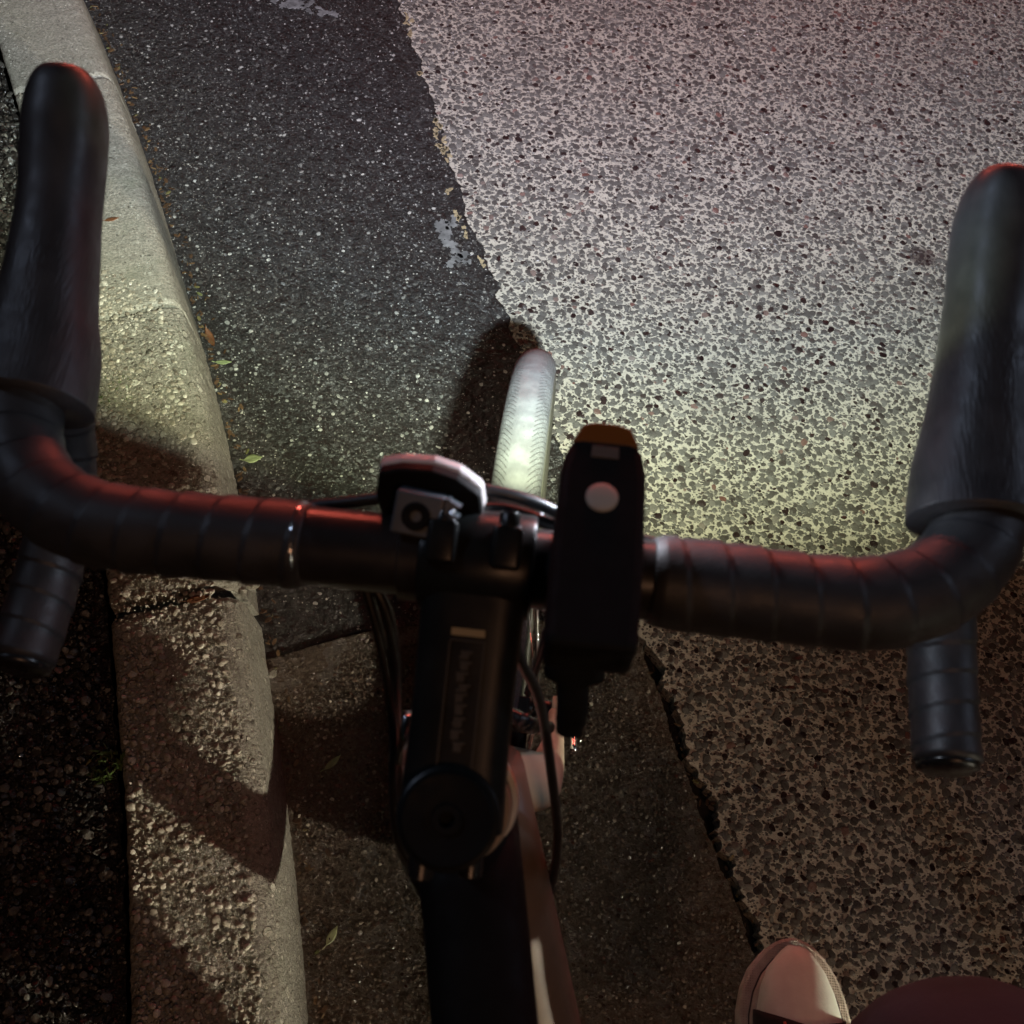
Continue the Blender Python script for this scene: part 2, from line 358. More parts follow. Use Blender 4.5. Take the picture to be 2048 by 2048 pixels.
def resample(c, ys):
    out = []
    for y in ys:
        best = c[0] if y > c[0].y else c[-1]
        for a, b in zip(c, c[1:]):
            if a.y >= y >= b.y and a.y > b.y:
                best = a.lerp(b, (a.y-y)/(a.y-b.y)); break
        out.append(Vector((best.x, y, 0)))
    return out
# base soil sheet reaching the horizon
mb = MB(); S = 250; mb.add([(-S, -S, -.03), (S, -S, -.03), (S, S, -.03), (-S, S, -.03)], [(0, 1, 2, 3)])
tag(mb.build('ground', M_dirt, None, False), kind='structure')
ysA = [4.1-.006*i for i in range(int((4.1-.10)/.006))]
def seam_pts(ys, off=0, amp=.007):
    out = []
    for p in resample(sc_, ys):
        out.append(Vector((p.x+off+jit(p, amp*1.5, 22)+jit(p, amp*1.2, 70, 3.)+jit(p, amp*.9, 190, 8.), p.y, 0)))
    return out
# asphalt gutter strip (upper)
slabF = [(-.36, .118), (-.323, .134), (-.226, .184), (-.128, .212), (0.0, .236), (.2, .262)]
def slab_front(x): 
    for (x0, y0), (x1, y1) in zip(slabF, slabF[1:]):
        if x0 <= x <= x1: return y0+(y1-y0)*(x-x0)/(x1-x0)
    return slabF[0][1] if x < slabF[0][0] else slabF[-1][1]
kl = resample(kc, ysA); kl = [p+Vector((-.03, 0, 0)) for p in kl]
mbA = MB(); sp = seam_pts(ysA, 0); vs = []; nx = 12
for a, b in zip(kl, sp):
    for k in range(nx+1):
        v = a.lerp(b, k/nx); vs.append((v.x, v.y, 0))
n_ = len(ysA)
# last rows follow the slab's front edge
for i in range(n_-1, n_-1-1, -1): pass
fr = []
for k in range(nx+1):
    x = kl[-1].x+(sp[-1].x-kl[-1].x)*k/nx; x = -.40+(.185+.40)*k/nx
    fr.append((x, slab_front(x)+.004+.004*noise.noise(Vector((x*40, 0, 0))), 0))
# cut ribbon where y drops under the front line
mbA.add(vs, [(i*(nx+1)+k, i*(nx+1)+k+1, (i+1)*(nx+1)+k+1, (i+1)*(nx+1)+k) for i in range(n_-1) for k in range(nx)
             if min(vs[j][1]-slab_front(vs[j][0]) for j in (i*(nx+1)+k, i*(nx+1)+k+1, (i+1)*(nx+1)+k+1, (i+1)*(nx+1)+k)) > -.03])
tag(mbA.build('gutter_asphalt', M_asph, None, False), kind='structure')
# concrete gutter slab (lower): x from kerb foot to crack
ysB = [.30-.004*i for i in range(int(4.2/.004))]
kl2 = [p+Vector((-.03, 0, 0)) for p in resample(kc, ysB)]
cr = []
for p in resample(sc_, ysB):
    cr.append(Vector((p.x-.008+jit(p, .006, 14, 5.)+jit(p, .004, 60, 7.)+jit(p, .003, 230, 9.), p.y, 0)))
mbB = MB(); vs = []
for a, b in zip(kl2, cr):
    for k in range(nx+1):
        v = a.lerp(b, k/nx); yy = min(v.y, slab_front(v.x)+.0035*noise.noise(Vector((v.x*45, 3, 0))))
        vs.append((v.x, yy, .003))
mbB.add(vs, [(i*(nx+1)+k, i*(nx+1)+k+1, (i+1)*(nx+1)+k+1, (i+1)*(nx+1)+k) for i in range(len(ysB)-1) for k in range(nx)])
# edges of slab turn down
L = len(ysB)
mbB.add([vs[i*(nx+1)+nx] for i in range(L)] + [(vs[i*(nx+1)+nx][0], vs[i*(nx+1)+nx][1], -.028) for i in range(L)], [(i, i+1, L+i+1, L+i) for i in range(L-1)])
tag(mbB.build('gutter_slab', M_slab, None, False), kind='structure')
# carriageway
ysR = [12, 8, 6, 5] + [4.6-.006*i for i in range(int(4.4/.006))] + [.2-.004*i for i in range(1, int(4.2/.004))]
spr = seam_pts(ysR, 0)
mbR = MB(); vs = []; xs = [0, .01, .05, .2, .6, 1.5, 4, 12, 40]
wid = []
for p in spr:
    y = p.y
    g_ = 0 if y > .26 else min(1, (.26-y)/.05)
    off = g_*(.011+.007*noise.noise(Vector((y*12, 1, 0)))+.005*noise.noise(Vector((y*55, 2, 0)))+.004*noise.noise(Vector((y*210, 3, 0))))
    for x in xs: vs.append((p.x+off+x, y, .0))
mbR.add(vs, [(i*len(xs)+k, i*len(xs)+k+1, (i+1)*len(xs)+k+1, (i+1)*len(xs)+k) for i in range(len(spr)-1) for k in range(len(xs)-1)])
nX = len(xs); L = len(spr)
mbR.add([vs[i*nX] for i in range(L)] + [(vs[i*nX][0], vs[i*nX][1], -.028) for i in range(L)], [(i, i+1, L+i+1, L+i) for i in range(L-1)])
tag(mbR.build('road', M_road, None, False), kind='structure')
# footway behind the kerb
KH = .125
mbP = MB(); vs = []; xs2 = [.1715, .25, .5, 1.2, 4, 20]
for i in range(len(kc)):
    p, n = kn(i)
    for j, x in enumerate(xs2):
        q = p+n*x; q = q + n*(.004*noise.noise(q*40) if j == 0 else 0); vs.append((q.x, q.y, KH-.012 if j else KH-.016))
mbP.add(vs, [(i*6+k, i*6+k+1, (i+1)*6+k+1, (i+1)*6+k) for i in range(len(kc)-1) for k in range(5)])
tag(mbP.build('footway', M_pave, None, False), kind='structure')

# kerb stones
prof = [(.0, -.03), (.0, .0), (.006, .05), (.011, .095), (.0135, .108), (.018, .117), (.025, .1225), (.034, KH), (.06, KH+.001), (.10, KH+.001), (.14, KH), (.158, KH-.001), (.1635, KH-.003), (.166, KH-.008), (.166, -.03)]
def kerb_stone(y0, y1, m, seed, rough=.0012, chip=0):
    T = 190; vs = []
    ys = [y0+(y1-y0)*i/T for i in range(T+1)]
    for ii, y in enumerate(ys):
        b = 0
        for j in range(len(kc)-1):
            if kc[j].y >= y >= kc[j+1].y: b = j; break
        t = (kc[b].y-y)/max(1e-9, kc[b].y-kc[b+1].y)
        p0, n0 = kn(b); p1, n1 = kn(b+1); p = p0.lerp(p1, t); n = n0.lerp(n1, t).normalized()
        T_ = Vector((n.y, -n.x, 0)); e = min(ii, T-ii)
        for (o, z) in prof:
            q = p+n*o+Vector((0, 0, z)); q0 = q.copy()
            q += n*rough*(.55*noise.noise(q0*40+Vector((seed, 0, 0)))+.7*noise.noise(q0*170+Vector((seed, 0, 0))))
            q.z += rough*noise.noise(q0*60+Vector((0, seed, 0))) if z > .05 else 0
            if e < 2 and z > .1: q.z -= .004*(2-e)/2+.002*noise.noise(q0*120)
            if e < 3 and chip:                       # broken arris at the gap
                k = chip*(3-e)/3*max(0, noise.noise(q0*38+Vector((9, seed, 0)))+.25)
                q += T_*(k if (ii > T/2) == (T_.y > 0) else -k)*.6; q.z -= k*.5 if z > .1 else 0
            vs.append(tuple(q))
    P = len(prof)
    mb = MB(); mb.add(vs, [(i*P+k, i*P+k+1, (i+1)*P+k+1, (i+1)*P+k) for i in range(T) for k in range(P-1)] + [tuple(range(P)), tuple(T*P+k for k in range(P))])
    return tag(mb.build('kerb', m, None, True, auto=50), kind='structure')
kerb_stone(2.75, 1.96, M_kerb, 1.); kerb_stone(1.955, 1.505, M_kerb, 2.); kerb_stone(1.50, 1.054, M_kerb, 3.)
kerb_stone(1.05, .612, M_kerb, 4.); kerb_stone(.608, .194, M_kerbp, 5., .002, .006)
kerb_stone(.178, -.62, M_kerbp, 6., .002, .006); kerb_stone(-.63, -1.3, M_kerbp, 7., .002)

# ---- stones really standing in the surfaces near the camera (beyond them the material carries on)
def ico(sub):
    bm = bmesh.new(); bmesh.ops.create_icosphere(bm, subdivisions=sub, radius=1.0); bm.verts.ensure_lookup_table()
    v = np.array([x.co[:] for x in bm.verts]); f = np.array([[a.index for a in q.verts] for q in bm.faces]); bm.free(); return v, f
ICO = {1: ico(1), 2: ico(2)}
VIEW = [(-1.42, 1.50), (1.15, 2.05), (.86, -.42), (-.75, -.55)]
def inview(x, y):
    m = np.ones_like(x, bool)
    for (x0, y0), (x1, y1) in zip(VIEW, VIEW[1:]+VIEW[:1]): m &= (x1-x0)*(y-y0)-(y1-y0)*(x-x0) <= 0
    return m
seam_y = np.array([p.y for p in spr][::-1]); seam_x = np.array([p.x for p in spr][::-1])
crk_x = np.array([p.x for p in cr][::-1]); crk_y = np.array([p.y for p in cr][::-1])
kx = np.array([p.x for p in kc][::-1]); ky = np.array([p.y for p in kc][::-1])
def stones(name, mat_, parent, space, r0, r1, z, rise, seed, mask, tilt=.12, flat=.75, sub=2, keep=1., squash=.55, smooth=False):
    rg = np.random.default_rng(seed); xs = np.arange(-1.45, 1.2, space); ysn = np.arange(-.6, 2.1, space*.866)
    gx, gy = np.meshgrid(xs, ysn); gx = gx+(np.arange(len(ysn)) % 2)[:, None]*space*.5
    gx = (gx+rg.uniform(-.38, .38, gx.shape)*space).ravel(); gy = (gy+rg.uniform(-.38, .38, gy.shape)*space).ravel()
    m = inview(gx, gy) & mask(gx, gy) & (rg.random(gx.shape) < keep); gx, gy = gx[m], gy[m]; n = len(gx)
    bv, bf = ICO[sub]; nv = len(bv)
    r = r0+(r1-r0)*rg.random(n)**1.6; el = rg.uniform(.68, 1.0, n); P = np.repeat(bv[None], n, 0)
    # a few random planes chop every stone into a crushed, angular shape
    for k in range(5):
        d = rg.normal(size=(n, 3)); d[:, 2] *= .35; d /= np.linalg.norm(d, axis=1)[:, None]; o = rg.uniform(.62, .95, n)
        dot = np.einsum('nvi,ni->nv', P, d); P = P-np.maximum(0, dot-o[:, None])[:, :, None]*d[:, None, :]
    P[:, :, 0] *= r[:, None]; P[:, :, 1] *= (r*el)[:, None]; P[:, :, 2] *= (r*squash)[:, None]
    top = r*squash*flat
    a = rg.uniform(-.9, .9, n)+np.where(rg.random(n) < .3, 1.5, 0); c, q = np.cos(a), np.sin(a)
    X_ = P[:, :, 0]*c[:, None]-P[:, :, 1]*q[:, None]; Y_ = P[:, :, 0]*q[:, None]+P[:, :, 1]*c[:, None]
    Z_ = np.minimum(P[:, :, 2], top[:, None]); Z_ = Z_+X_*rg.normal(0, tilt, n)[:, None]+Y_*rg.normal(0, tilt, n)[:, None]
    zz = z(gx, gy) if callable(z) else z
    Z_ = Z_+(zz-top+rise*rg.uniform(.15, 1.0, n))[:, None] if np.ndim(zz) else Z_+(zz-top+rise*rg.uniform(.15, 1.0, n))[:, None]
    V = np.stack([X_+gx[:, None], Y_+gy[:, None], Z_], 2).reshape(-1, 3).astype(np.float32)
    Fc = (bf[None]+(np.arange(n)*nv)[:, None, None]).reshape(-1, 3).astype(np.int32)
    me = bpy.data.meshes.new(name); me.vertices.add(len(V)); me.vertices.foreach_set('co', V.ravel())
    me.loops.add(Fc.size); me.loops.foreach_set('vertex_index', Fc.ravel()); me.polygons.add(len(Fc))
    me.polygons.foreach_set('loop_start', np.arange(0, Fc.size, 3, dtype=np.int32)); me.polygons.foreach_set('loop_total', np.full(len(Fc), 3, np.int32))
    me.update(calc_edges=True); me.materials.append(mat_)
    me.polygons.foreach_set('use_smooth', np.full(len(Fc), smooth)); 
    o = bpy.data.objects.new(name, me); col.objects.link(o); o.parent = parent; o['kind'] = 'stuff'; return o
def stone_mat(name, ramp_, rough, bd=.0006, mot=.3):
    g = N(mat(name)); gi = g.new('ShaderNodeNewGeometry'); ri = gi.outputs['Random Per Island']
    c = g.ramp(ri, ramp_); lum = g.ramp(g.noise(650, 3, .7), [(.25, (.35, .34, .33)), (.75, (1.35, 1.33, 1.3))])
    c = g.mix(mot*2 if mot < .5 else 1, c, lum, 'MULTIPLY')
    return g.done(c, g.map(g.noise(80, 3), .3, .7, *rough), g.bump(g.noise(520, 3, .6), bd, .8))
OB = bpy.data.objects
M_st = stone_mat('road_stone', [(0, (.022, .012, .012)), (.07, (.045, .03, .028)), (.12, (.085, .075, .068)), (.5, (.12, .111, .101)), (.85, (.165, .155, .14)), (.97, (.24, .225, .20)), (1, (.17, .08, .065))], (.14, .36))
_g = N(M_st); _d = _g.new('ShaderNodeVectorMath', operation='DISTANCE'); _g.put(_d.inputs[0], _g.warp(40, .035, 4)); _d.inputs[1].default_value = (.635, 1.02, 0)
_l = M_st.node_tree.nodes['Principled BSDF'].inputs['Base Color'].links[0].from_socket
_g.done(_g.mix(_g.map(_d.outputs['Value'], .012, .036, .8, 0), _l, (.03, .016, .016)))
M_st.node_tree.nodes['Color Ramp'].color_ramp.interpolation = 'LINEAR'
onroad = lambda x, y: x > np.interp(y, seam_y, seam_x)+.005+np.where(y < .26, .011, 0)
hole = lambda x, y: (x-.635)**2+(y-1.02)**2 > .0000
stones('aggregate', M_st, OB['road'], .0118, .0044, .0088, .0, .0015, 1, lambda x, y: onroad(x, y), .15, .6, 2, .96)
stones('aggregate', M_st, OB['road'], .0072, .0016, .0036, .0, .0010, 2, lambda x, y: onroad(x, y), .2, .6, 1, .75)
M_ps = stone_mat('footway_stone', [(0, (.012, .010, .009)), (.5, (.028, .025, .022)), (.85, (.06, .055, .048)), (1, (.13, .125, .11))], (.10, .28), .001)
foot = lambda x, y: x < np.interp(y, ky, kx)-.185/np.cos(np.arctan(np.gradient(np.interp(y, ky, kx)) if False else .35))
stones('aggregate', M_ps, OB['footway'], .0095, .0030, .0068, KH-.012, .0045, 3, foot, .35, .7, 2, .9)
stones('aggregate', M_ps, OB['footway'], .0065, .0015, .0030, KH-.012, .0028, 4, foot, .35, .8, 1, .7)
M_ss = stone_mat('slab_grain', [(0, (.045, .031, .022)), (.5, (.115, .082, .060)), (.88, (.17, .13, .10)), (1, (.36, .31, .25))], (.10, .30), .0008)
onslab = lambda x, y: (x < np.interp(y, crk_y, crk_x)-.004) & (x > np.interp(y, ky, kx)+.004) & (y < .262-.0*(x)) & (y < .236+.9*(x*.2)+np.where(x < -.1, (x+.1)*.45, 0))
stones('aggregate', M_ss, OB['gutter_slab'], .0062, .0013, .0040, .003, .0019, 5, onslab, .36, .7, 1, .85)
M_ks = stone_mat('kerb_pebble', [(0, (.12, .10, .08)), (.2, (.24, .21, .165)), (.7, (.38, .345, .28)), (1, (.56, .53, .46))], (.28, .5), .0008)
M_kf = stone_mat('kerb_grain', [(0, (.06, .055, .045)), (.2, (.17, .16, .13)), (.6, (.30, .28, .235)), (1, (.50, .48, .42))], (.25, .5), .0006)
M_as = stone_mat('asphalt_chip', [(0, (.05, .046, .042)), (.5, (.12, .115, .105)), (.85, (.28, .275, .255)), (1, (.48, .47, .43))], (.2, .4), .0005)
onasph = lambda x, y: (x < np.interp(y, seam_y, seam_x)-.004) & (x > np.interp(y, ky, kx)+.004) & (y > .215)
stones('aggregate', M_as, OB['gutter_asphalt'], .0135, .0018, .0056, .0, .0004, 6, onasph, .10, .6, 2, .42)
stones('aggregate', M_as, OB['gutter_asphalt'], .0070, .0008, .0019, .0, .0004, 7, onasph, .12, .6, 1, .5)
kslope = lambda y: np.gradient(kx, ky)[np.clip(np.searchsorted(ky, y), 0, len(ky)-1)]
def kmask(y0, y1):
    def f(x, y):
        sl = kslope(y); d = (np.interp(y, ky, kx)-x)/np.sqrt(1+sl**2); yy = y-d*np.sin(np.arctan(-sl))*1.0
        return (d > .036) & (d < .160) & (yy > y0) & (yy < y1)
    return f
kst = [o for o in bpy.data.objects if o.name.startswith('kerb')]
stones('pebbles', M_kf, kst[3], .0052, .0007, .0022, KH+.0006, .0004, 12, kmask(.615, 1.045), .15, .6, 1, .6)
stones('pebbles', M_kf, kst[2], .0052, .0007, .0022, KH+.0006, .0004, 13, kmask(1.055, 1.49), .15, .6, 1, .6)
stones('pebbles', M_ks, kst[4], .0100, .0025, .0062, KH+.0006, .0011, 8, kmask(.205, .600), .12, .6, 2, .85, smooth=True)
stones('pebbles', M_ks, kst[5], .0100, .0025, .0062, KH+.0006, .0026, 9, kmask(-.61, .170), .30, .7, 2, .9, smooth=True)
stones('pebbles', M_ks, kst[5], .0060, .0012, .0025, KH+.0006, .0018, 10, kmask(-.61, .170), .25, .7, 1, .8)
stones('pebbles', M_ks, kst[4], .0060, .0012, .0025, KH+.0006, .0010, 11, kmask(.205, .600), .15, .7, 1, .7)

# thin worn paint left along the seam and grey cement smears on the asphalt
M_paint = rough_plastic('worn_yellow_paint', (.36, .29, .17), .6, 200, .001)
M_cem = rough_plastic('cement_smear', (.17, .17, .165), .6, 200, .001, .4)
def blot(mb, x, y, rx, ry, z, seed, ang=0, n=46, lob=.5):
    pts = []
    for k in range(n):
        t = 2*pi*k/n; r = 1+lob*noise.noise(Vector((cos(t)*1.7, sin(t)*1.7, seed)))+.45*noise.noise(Vector((cos(t)*5, sin(t)*5, seed+5)))
        a, b = rx*r*cos(t), ry*r*sin(t); pts.append((x+a*cos(ang)-b*sin(ang), y+a*sin(ang)+b*cos(ang)))
    prism(mb, pts, .0002, z)
mp = MB(); random.seed(12)
for (x, y, a, b, k) in [(-.335, 1.415, .005, .03, 6), (-.252, 1.19, .008, .018, 9), (-.239, 1.145, .008, .022, 10), (-.222, 1.105, .006, .018, 7), (-.205, 1.02, .006, .010, 4), (-.183, .965, .004, .014, 5), (-.165, .925, .003, .014, 4), (-.13, .865, .003, .012, 3), (-.345, 1.46, .008, .012, 4), (-.30, 1.31, .004, .010, 3)]:
    for q in range(k):
        u = random.uniform(-1, 1); v = random.uniform(-1, 1)
        blot(mp, x+a*v-.35*b*u, y+b*u, random.uniform(.0015, .0045), random.uniform(.002, .006), .0016, x*50+q*3.7, random.uniform(-.5, .9), 22, .9)
tag(mp.build('road_marking', M_paint, None, False), kind='structure')
mp = MB(); random.seed(21)
for (x, y, a, b, k) in [(-.20, .93, .014, .028, 15), (-.165, .865, .013, .015, 9), (-.565, 1.455, .040, .018, 22), (-.50, 1.44, .012, .010, 5), (-.19, .90, .010, .012, 5)]:
    for q in range(k):
        u = random.gauss(0, .55); v = random.gauss(0, .55)
        blot(mp, x+a*v, y+b*u, random.uniform(.003, .009), random.uniform(.003, .010), .0012+.0001*(q % 5), x*31+q*2.9, random.uniform(-1, 1), 26, .9)
tag(mp.build('cement_patch', M_cem, None, False), kind='structure')

# ------------------------------------------------------------------ leaves, moss, grit
def leaf_mat(name, c): 
    g = N(mat(name)); return g.done(g.mix(g.map(g.noise(120, 3), .3, .7), tuple(x*.6 for x in c), c), .45)
M_lg = leaf_mat('leaf_green', (.16, .30, .06)); M_lo = leaf_mat('leaf_olive', (.27, .32, .15)); M_lb = leaf_mat('leaf_brown', (.17, .07, .03)); M_ly = leaf_mat('leaf_pale', (.40, .42, .22))
def leaf(x, y, z, L, w, ang, m, label, curl=.25, tilt=.15, name='leaf'):
    mb = MB(); n = 12; vs = []
    for side in (1, 0):
        for i in range(n+1):
            t = i/n; ww = w*.5*(sin(pi*min(1, t*1.02))**.8)*(1.15-.45*t) + (.0004 if t > .96 or t < .04 else 0)
            for k in (-1, -.5, 0, .5, 1):
                vs.append(((t-.5)*L, k*ww, (abs(k)*ww*tilt)+curl*L*((t-.5)**2)+(.0006 if side else 0)+.0006*noise.noise(Vector((t*6+x*90, k*2, y*50)))))
    q = 5*(n+1); fs = []
    for i in range(n):
        for k in range(4):
            a = i*5+k; fs.append((a, a+1, a+6, a+5)); fs.append((q+a, q+a+5, q+a+6, q+a+1))
    for i in range(n):
        fs.append((i*5, i*5+5, q+i*5+5, q+i*5)); fs.append((i*5+4, q+i*5+4, q+i*5+9, i*5+9))
    mb.add(vs, fs)
    tube(mb, [(-.5*L, 0, curl*L*.25+.0004), (-.62*L, .03*L, .001+curl*L*.25), (-.75*L, .08*L, .0015)], .0005, 6, 4)
    o = mb.build(name, m); o.location = (x, y, z); o.rotation_euler = (0, 0, ang)
    return tag(o, label, 'leaf', 'fallen leaves in the gutter')
LV = empty('tmp'); bpy.data.objects.remove(LV)
leaf(-.413, .4335, .001, .026, .015, .35, M_lo, 'pale olive oval leaf lying on dark asphalt just beside the reflector and kerb', .1)
leaf(-.178, -.19, .004, .024, .010, 1.2, M_ly, 'pale yellow green leaf on the brown slab beside lower end of the kerb', .3)
leaf(-.215, .01, .004, .026, .009, .9, M_lo, 'small dark green leaf in the shaded corner between kerb and concrete slab', .4)
leaf(-.845, 1.10, .002, .022, .012, 2.6, M_lg, 'bright green leaf scrap against the kerb beside the left brake hood tip', .3)
leaf(-.860, 1.185, .001, .036, .015, 1.7, M_lb, 'brown curled leaf at the kerb foot above the bright green scrap', .5)
leaf(-.525, .635, .001, .040, .012, -1.0, M_lb, 'long brown curled leaf in the gutter beside the second kerb joint', .6)
leaf(-.765, 1.03, .001, .03, .012, 1.9, M_lb, 'small brown leaf in the gutter near the middle of the fine grey kerb stone', .4)
leaf(-.735, .955, .001, .03, .010, 1.3, M_lb, 'thin brown leaf pressed flat against the foot of the kerb', .2)
leaf(-.495, .595, .001, .024, .009, .2, M_lo, 'olive leaf fragment beside the long brown curled leaf in the gutter', .2)
leaf(-.40, .155, .128, .028, .010, .4, M_lb, 'dark brown leaf scrap lying on the kerb beside the broken joint', .2)
leaf(-.675, .735, .127, .02, .008, .5, M_lb, 'dark brown leaf flake on top of the fine grey kerb stone', .1)
# crushed leaf bits and twigs washed against the kerb foot and into the joints
M_deb = stone_mat('leaf_litter', [(0, (.05, .028, .014)), (.6, (.10, .055, .028)), (.9, (.17, .11, .05)), (1, (.15, .17, .06))], (.35, .6), .0005)
mb = MB(); random.seed(5)
for k in range(420):
    y = random.uniform(-.45, 1.5); xk = float(np.interp(y, ky, kx)); d = .004+abs(random.gauss(0, .012)); x = xk+d; z = .0025
    if k % 7 == 0: y = random.uniform(-.30, .20); x = float(np.interp(y, crk_y, crk_x))+random.uniform(-.004, .022); z = random.choice((-.02, -.012, .003))
    an = random.uniform(0, pi); L_ = random.uniform(.0015, .006); w_ = L_*random.uniform(.15, .6); t_ = random.uniform(.0004, .0016); tl = random.uniform(-.3, .3)
    M_ = Matrix.Translation((x, y, z+t_)) @ Matrix.Rotation(an, 4, 'Z') @ Matrix.Rotation(tl, 4, 'X')
    prism(mb, [(-L_, -w_*.3), (-L_*.3, -w_), (L_*.7, -w_*.7), (L_, 0), (L_*.4, w_), (-L_*.7, w_*.8)], -t_*.5, t_*.5, M_)
o = mb.build('leaf_litter', M_deb, None, False); tag(o, 'crushed brown leaf litter and grit washed along the foot of the kerb', 'leaf litter', kind='stuff')
M_moss = leaf_mat('moss', (.07, .11, .025))
def moss(x, y, z, r, n, label):
    mb = MB()
    for i in range(n):
        a = random.uniform(0, 2*pi); d = r*sqrt(random.random()); px, py = x+d*cos(a), y+d*sin(a); h = random.uniform(.3, 1)*.012; an = random.uniform(0, pi); w = random.uniform(.0012, .003)
        lx, ly = random.uniform(-.006, .006), random.uniform(-.006, .006)
        mb.add([(px-w*cos(an), py-w*sin(an), z), (px+w*cos(an), py+w*sin(an), z), (px+lx+w*cos(an)*.7, py+ly+w*sin(an)*.7, z+h*.7), (px+lx*1.6, py+ly*1.6, z+h)], [(0, 1, 2, 3)])
    return tag(mb.build('moss_tuft', M_moss, None, False), label, 'moss')
moss(-.588, .435, .118, .028, 170, 'green moss tuft in the joint behind the kerb just below left brake hood')
moss(-.452, -.055, .118, .02, 90, 'dark weed tuft growing behind the rough lower kerb stone')
# loose chips
M_chip = kerb_mat('kerb_chip', True)
def chip(x, y, z, s, label):
    bm = bmesh.new(); bmesh.ops.create_icosphere(bm, subdivisions=2, radius=s)
    for v in bm.verts:
        v.co *= 1+.45*noise.noise(v.co*70+Vector((x*40, y*40, 0))); v.co.z *= .45
    me = bpy.data.meshes.new('stone_chip'); bm.to_mesh(me); bm.free()
    o = link('stone_chip', me, M_chip, None, False); o.location = (x, y, z+s*.3); o.rotation_euler = (0, 0, x*50)
    return tag(o, label, 'stone chip', 'loose chips broken off the kerb')
chip(-.342, .188, .116, .009, 'larger pale stone chip wedged in broken kerb joint near its road edge')
chip(-.352, .176, .118, .006, 'smaller pale stone chip beside the larger one in the broken kerb joint')
chip(-.315, .115, .002, .007, 'dark stone chip on the ground at the foot of the broken kerb joint')

# ------------------------------------------------------------------ bicycle
LEAN = radians(4)
bike = empty('bicycle', (0, 0, 0), (0, -LEAN, 0))
tag(bike, 'drop bar road bicycle with black taped bars and cream fork leaning beside the kerb', 'bicycle')
RW = .345
a_ = Vector((0, -cos(radians(72)), sin(radians(72)))); pf = Vector((0, a_.z, -a_.y)); X = Vector((1, 0, 0))
A0 = Vector((0, 0, RW))-pf*.045
ST = Vector((0, -.2278, .9005)); B = Vector((0, -.1374, .9408))
sd = (B-ST).normalized(); su = X.cross(sd).normalized()
if su.z < 0: su = -su

# handlebar: bare centre, taped ends
def barpath(sg):
    return [(sg*x, y, z) for x, y, z in [(.069, -.1374, .9408), (.10, -.1378, .9405), (.135, -.1383, .9400), (.160, -.136, .939), (.182, -.1265, .938), (.198, -.110, .937), (.2075, -.088, .9365), (.2125, -.064, .937), (.2175, -.052, .932), (.2225, -.041, .918), (.2270, -.036, .898), (.2300, -.040, .872), (.2320, -.054, .848), (.2330, -.076, .829), (.2335, -.105, .818), (.2335, -.135, .8140), (.2335, -.160, .8125)]]
mb = MB(); hp = [(x, B.y, B.z) for x in [-.078+.156*i/30 for i in range(31)]]
sweep(mb, hp, lambda i, s, t: (.0160, .0160), 40)
hb = mb.build('handlebar', M_barm, bike)
# print ticks on the bar, small
for sg in (-1, 1):
    mb = MB(); pts = catmull(barpath(sg), 26); ptsV = [Vector(p) for p in pts]
    # resample evenly
    ev = [ptsV[0]]; acc = 0; step = .0011
    for p, q in zip(ptsV, ptsV[1:]):
        d = (q-p).length; k = step-acc
        while k <= d: ev.append(p.lerp(q, k/d)); k += step
        acc = (d-(k-step))
    pitch = .0165; tot = step*len(ev)
    def rf(i, s, t, sg=sg):
        ph = (s/pitch + sg*t/(2*pi)) % 1.0
        e = 1.0
        if s < .004: e = .93+.07*s/.004
        if s > tot-.006: e = sqrt(max(0.02, 1-((s-(tot-.006))/.0062)**2))
        r = (.0172 if sg < 0 else .0182)+.0009*ph + (-.0009 if ph > .975 and s < .2 else 0)+.0002*sin(s*90+t*2)
        if s > .20: r -= (.0012 if sg < 0 else .0020)*min(1, (s-.20)/.04)
        return (r*e, r*e)
    sweep(mb, ev, rf, 44)
    mb.build('bar_tape', M_tape, hb)
    mb = MB(); lathe(mb, (sg*.0725, B.y, B.z), (sg, 0, 0), [(.0158, -.0016), (.0172, -.0014), (.0176, 0), (.0172, .0014), (.0158, .0016)], 40)
    mb.build('tape_ring', M_silver if sg < 0 else M_barm, hb)
    # end plug
    mb = MB(); e = Vector(barpath(sg)[-1]); lathe(mb, e+Vector((0, .003, 0)), (0, -1, -.03), [(.0150, 0), (.0150, .0035), (.012, .0052), (0.0, .0058)], 24); mb.build('end_plug', M_gloss, hb)

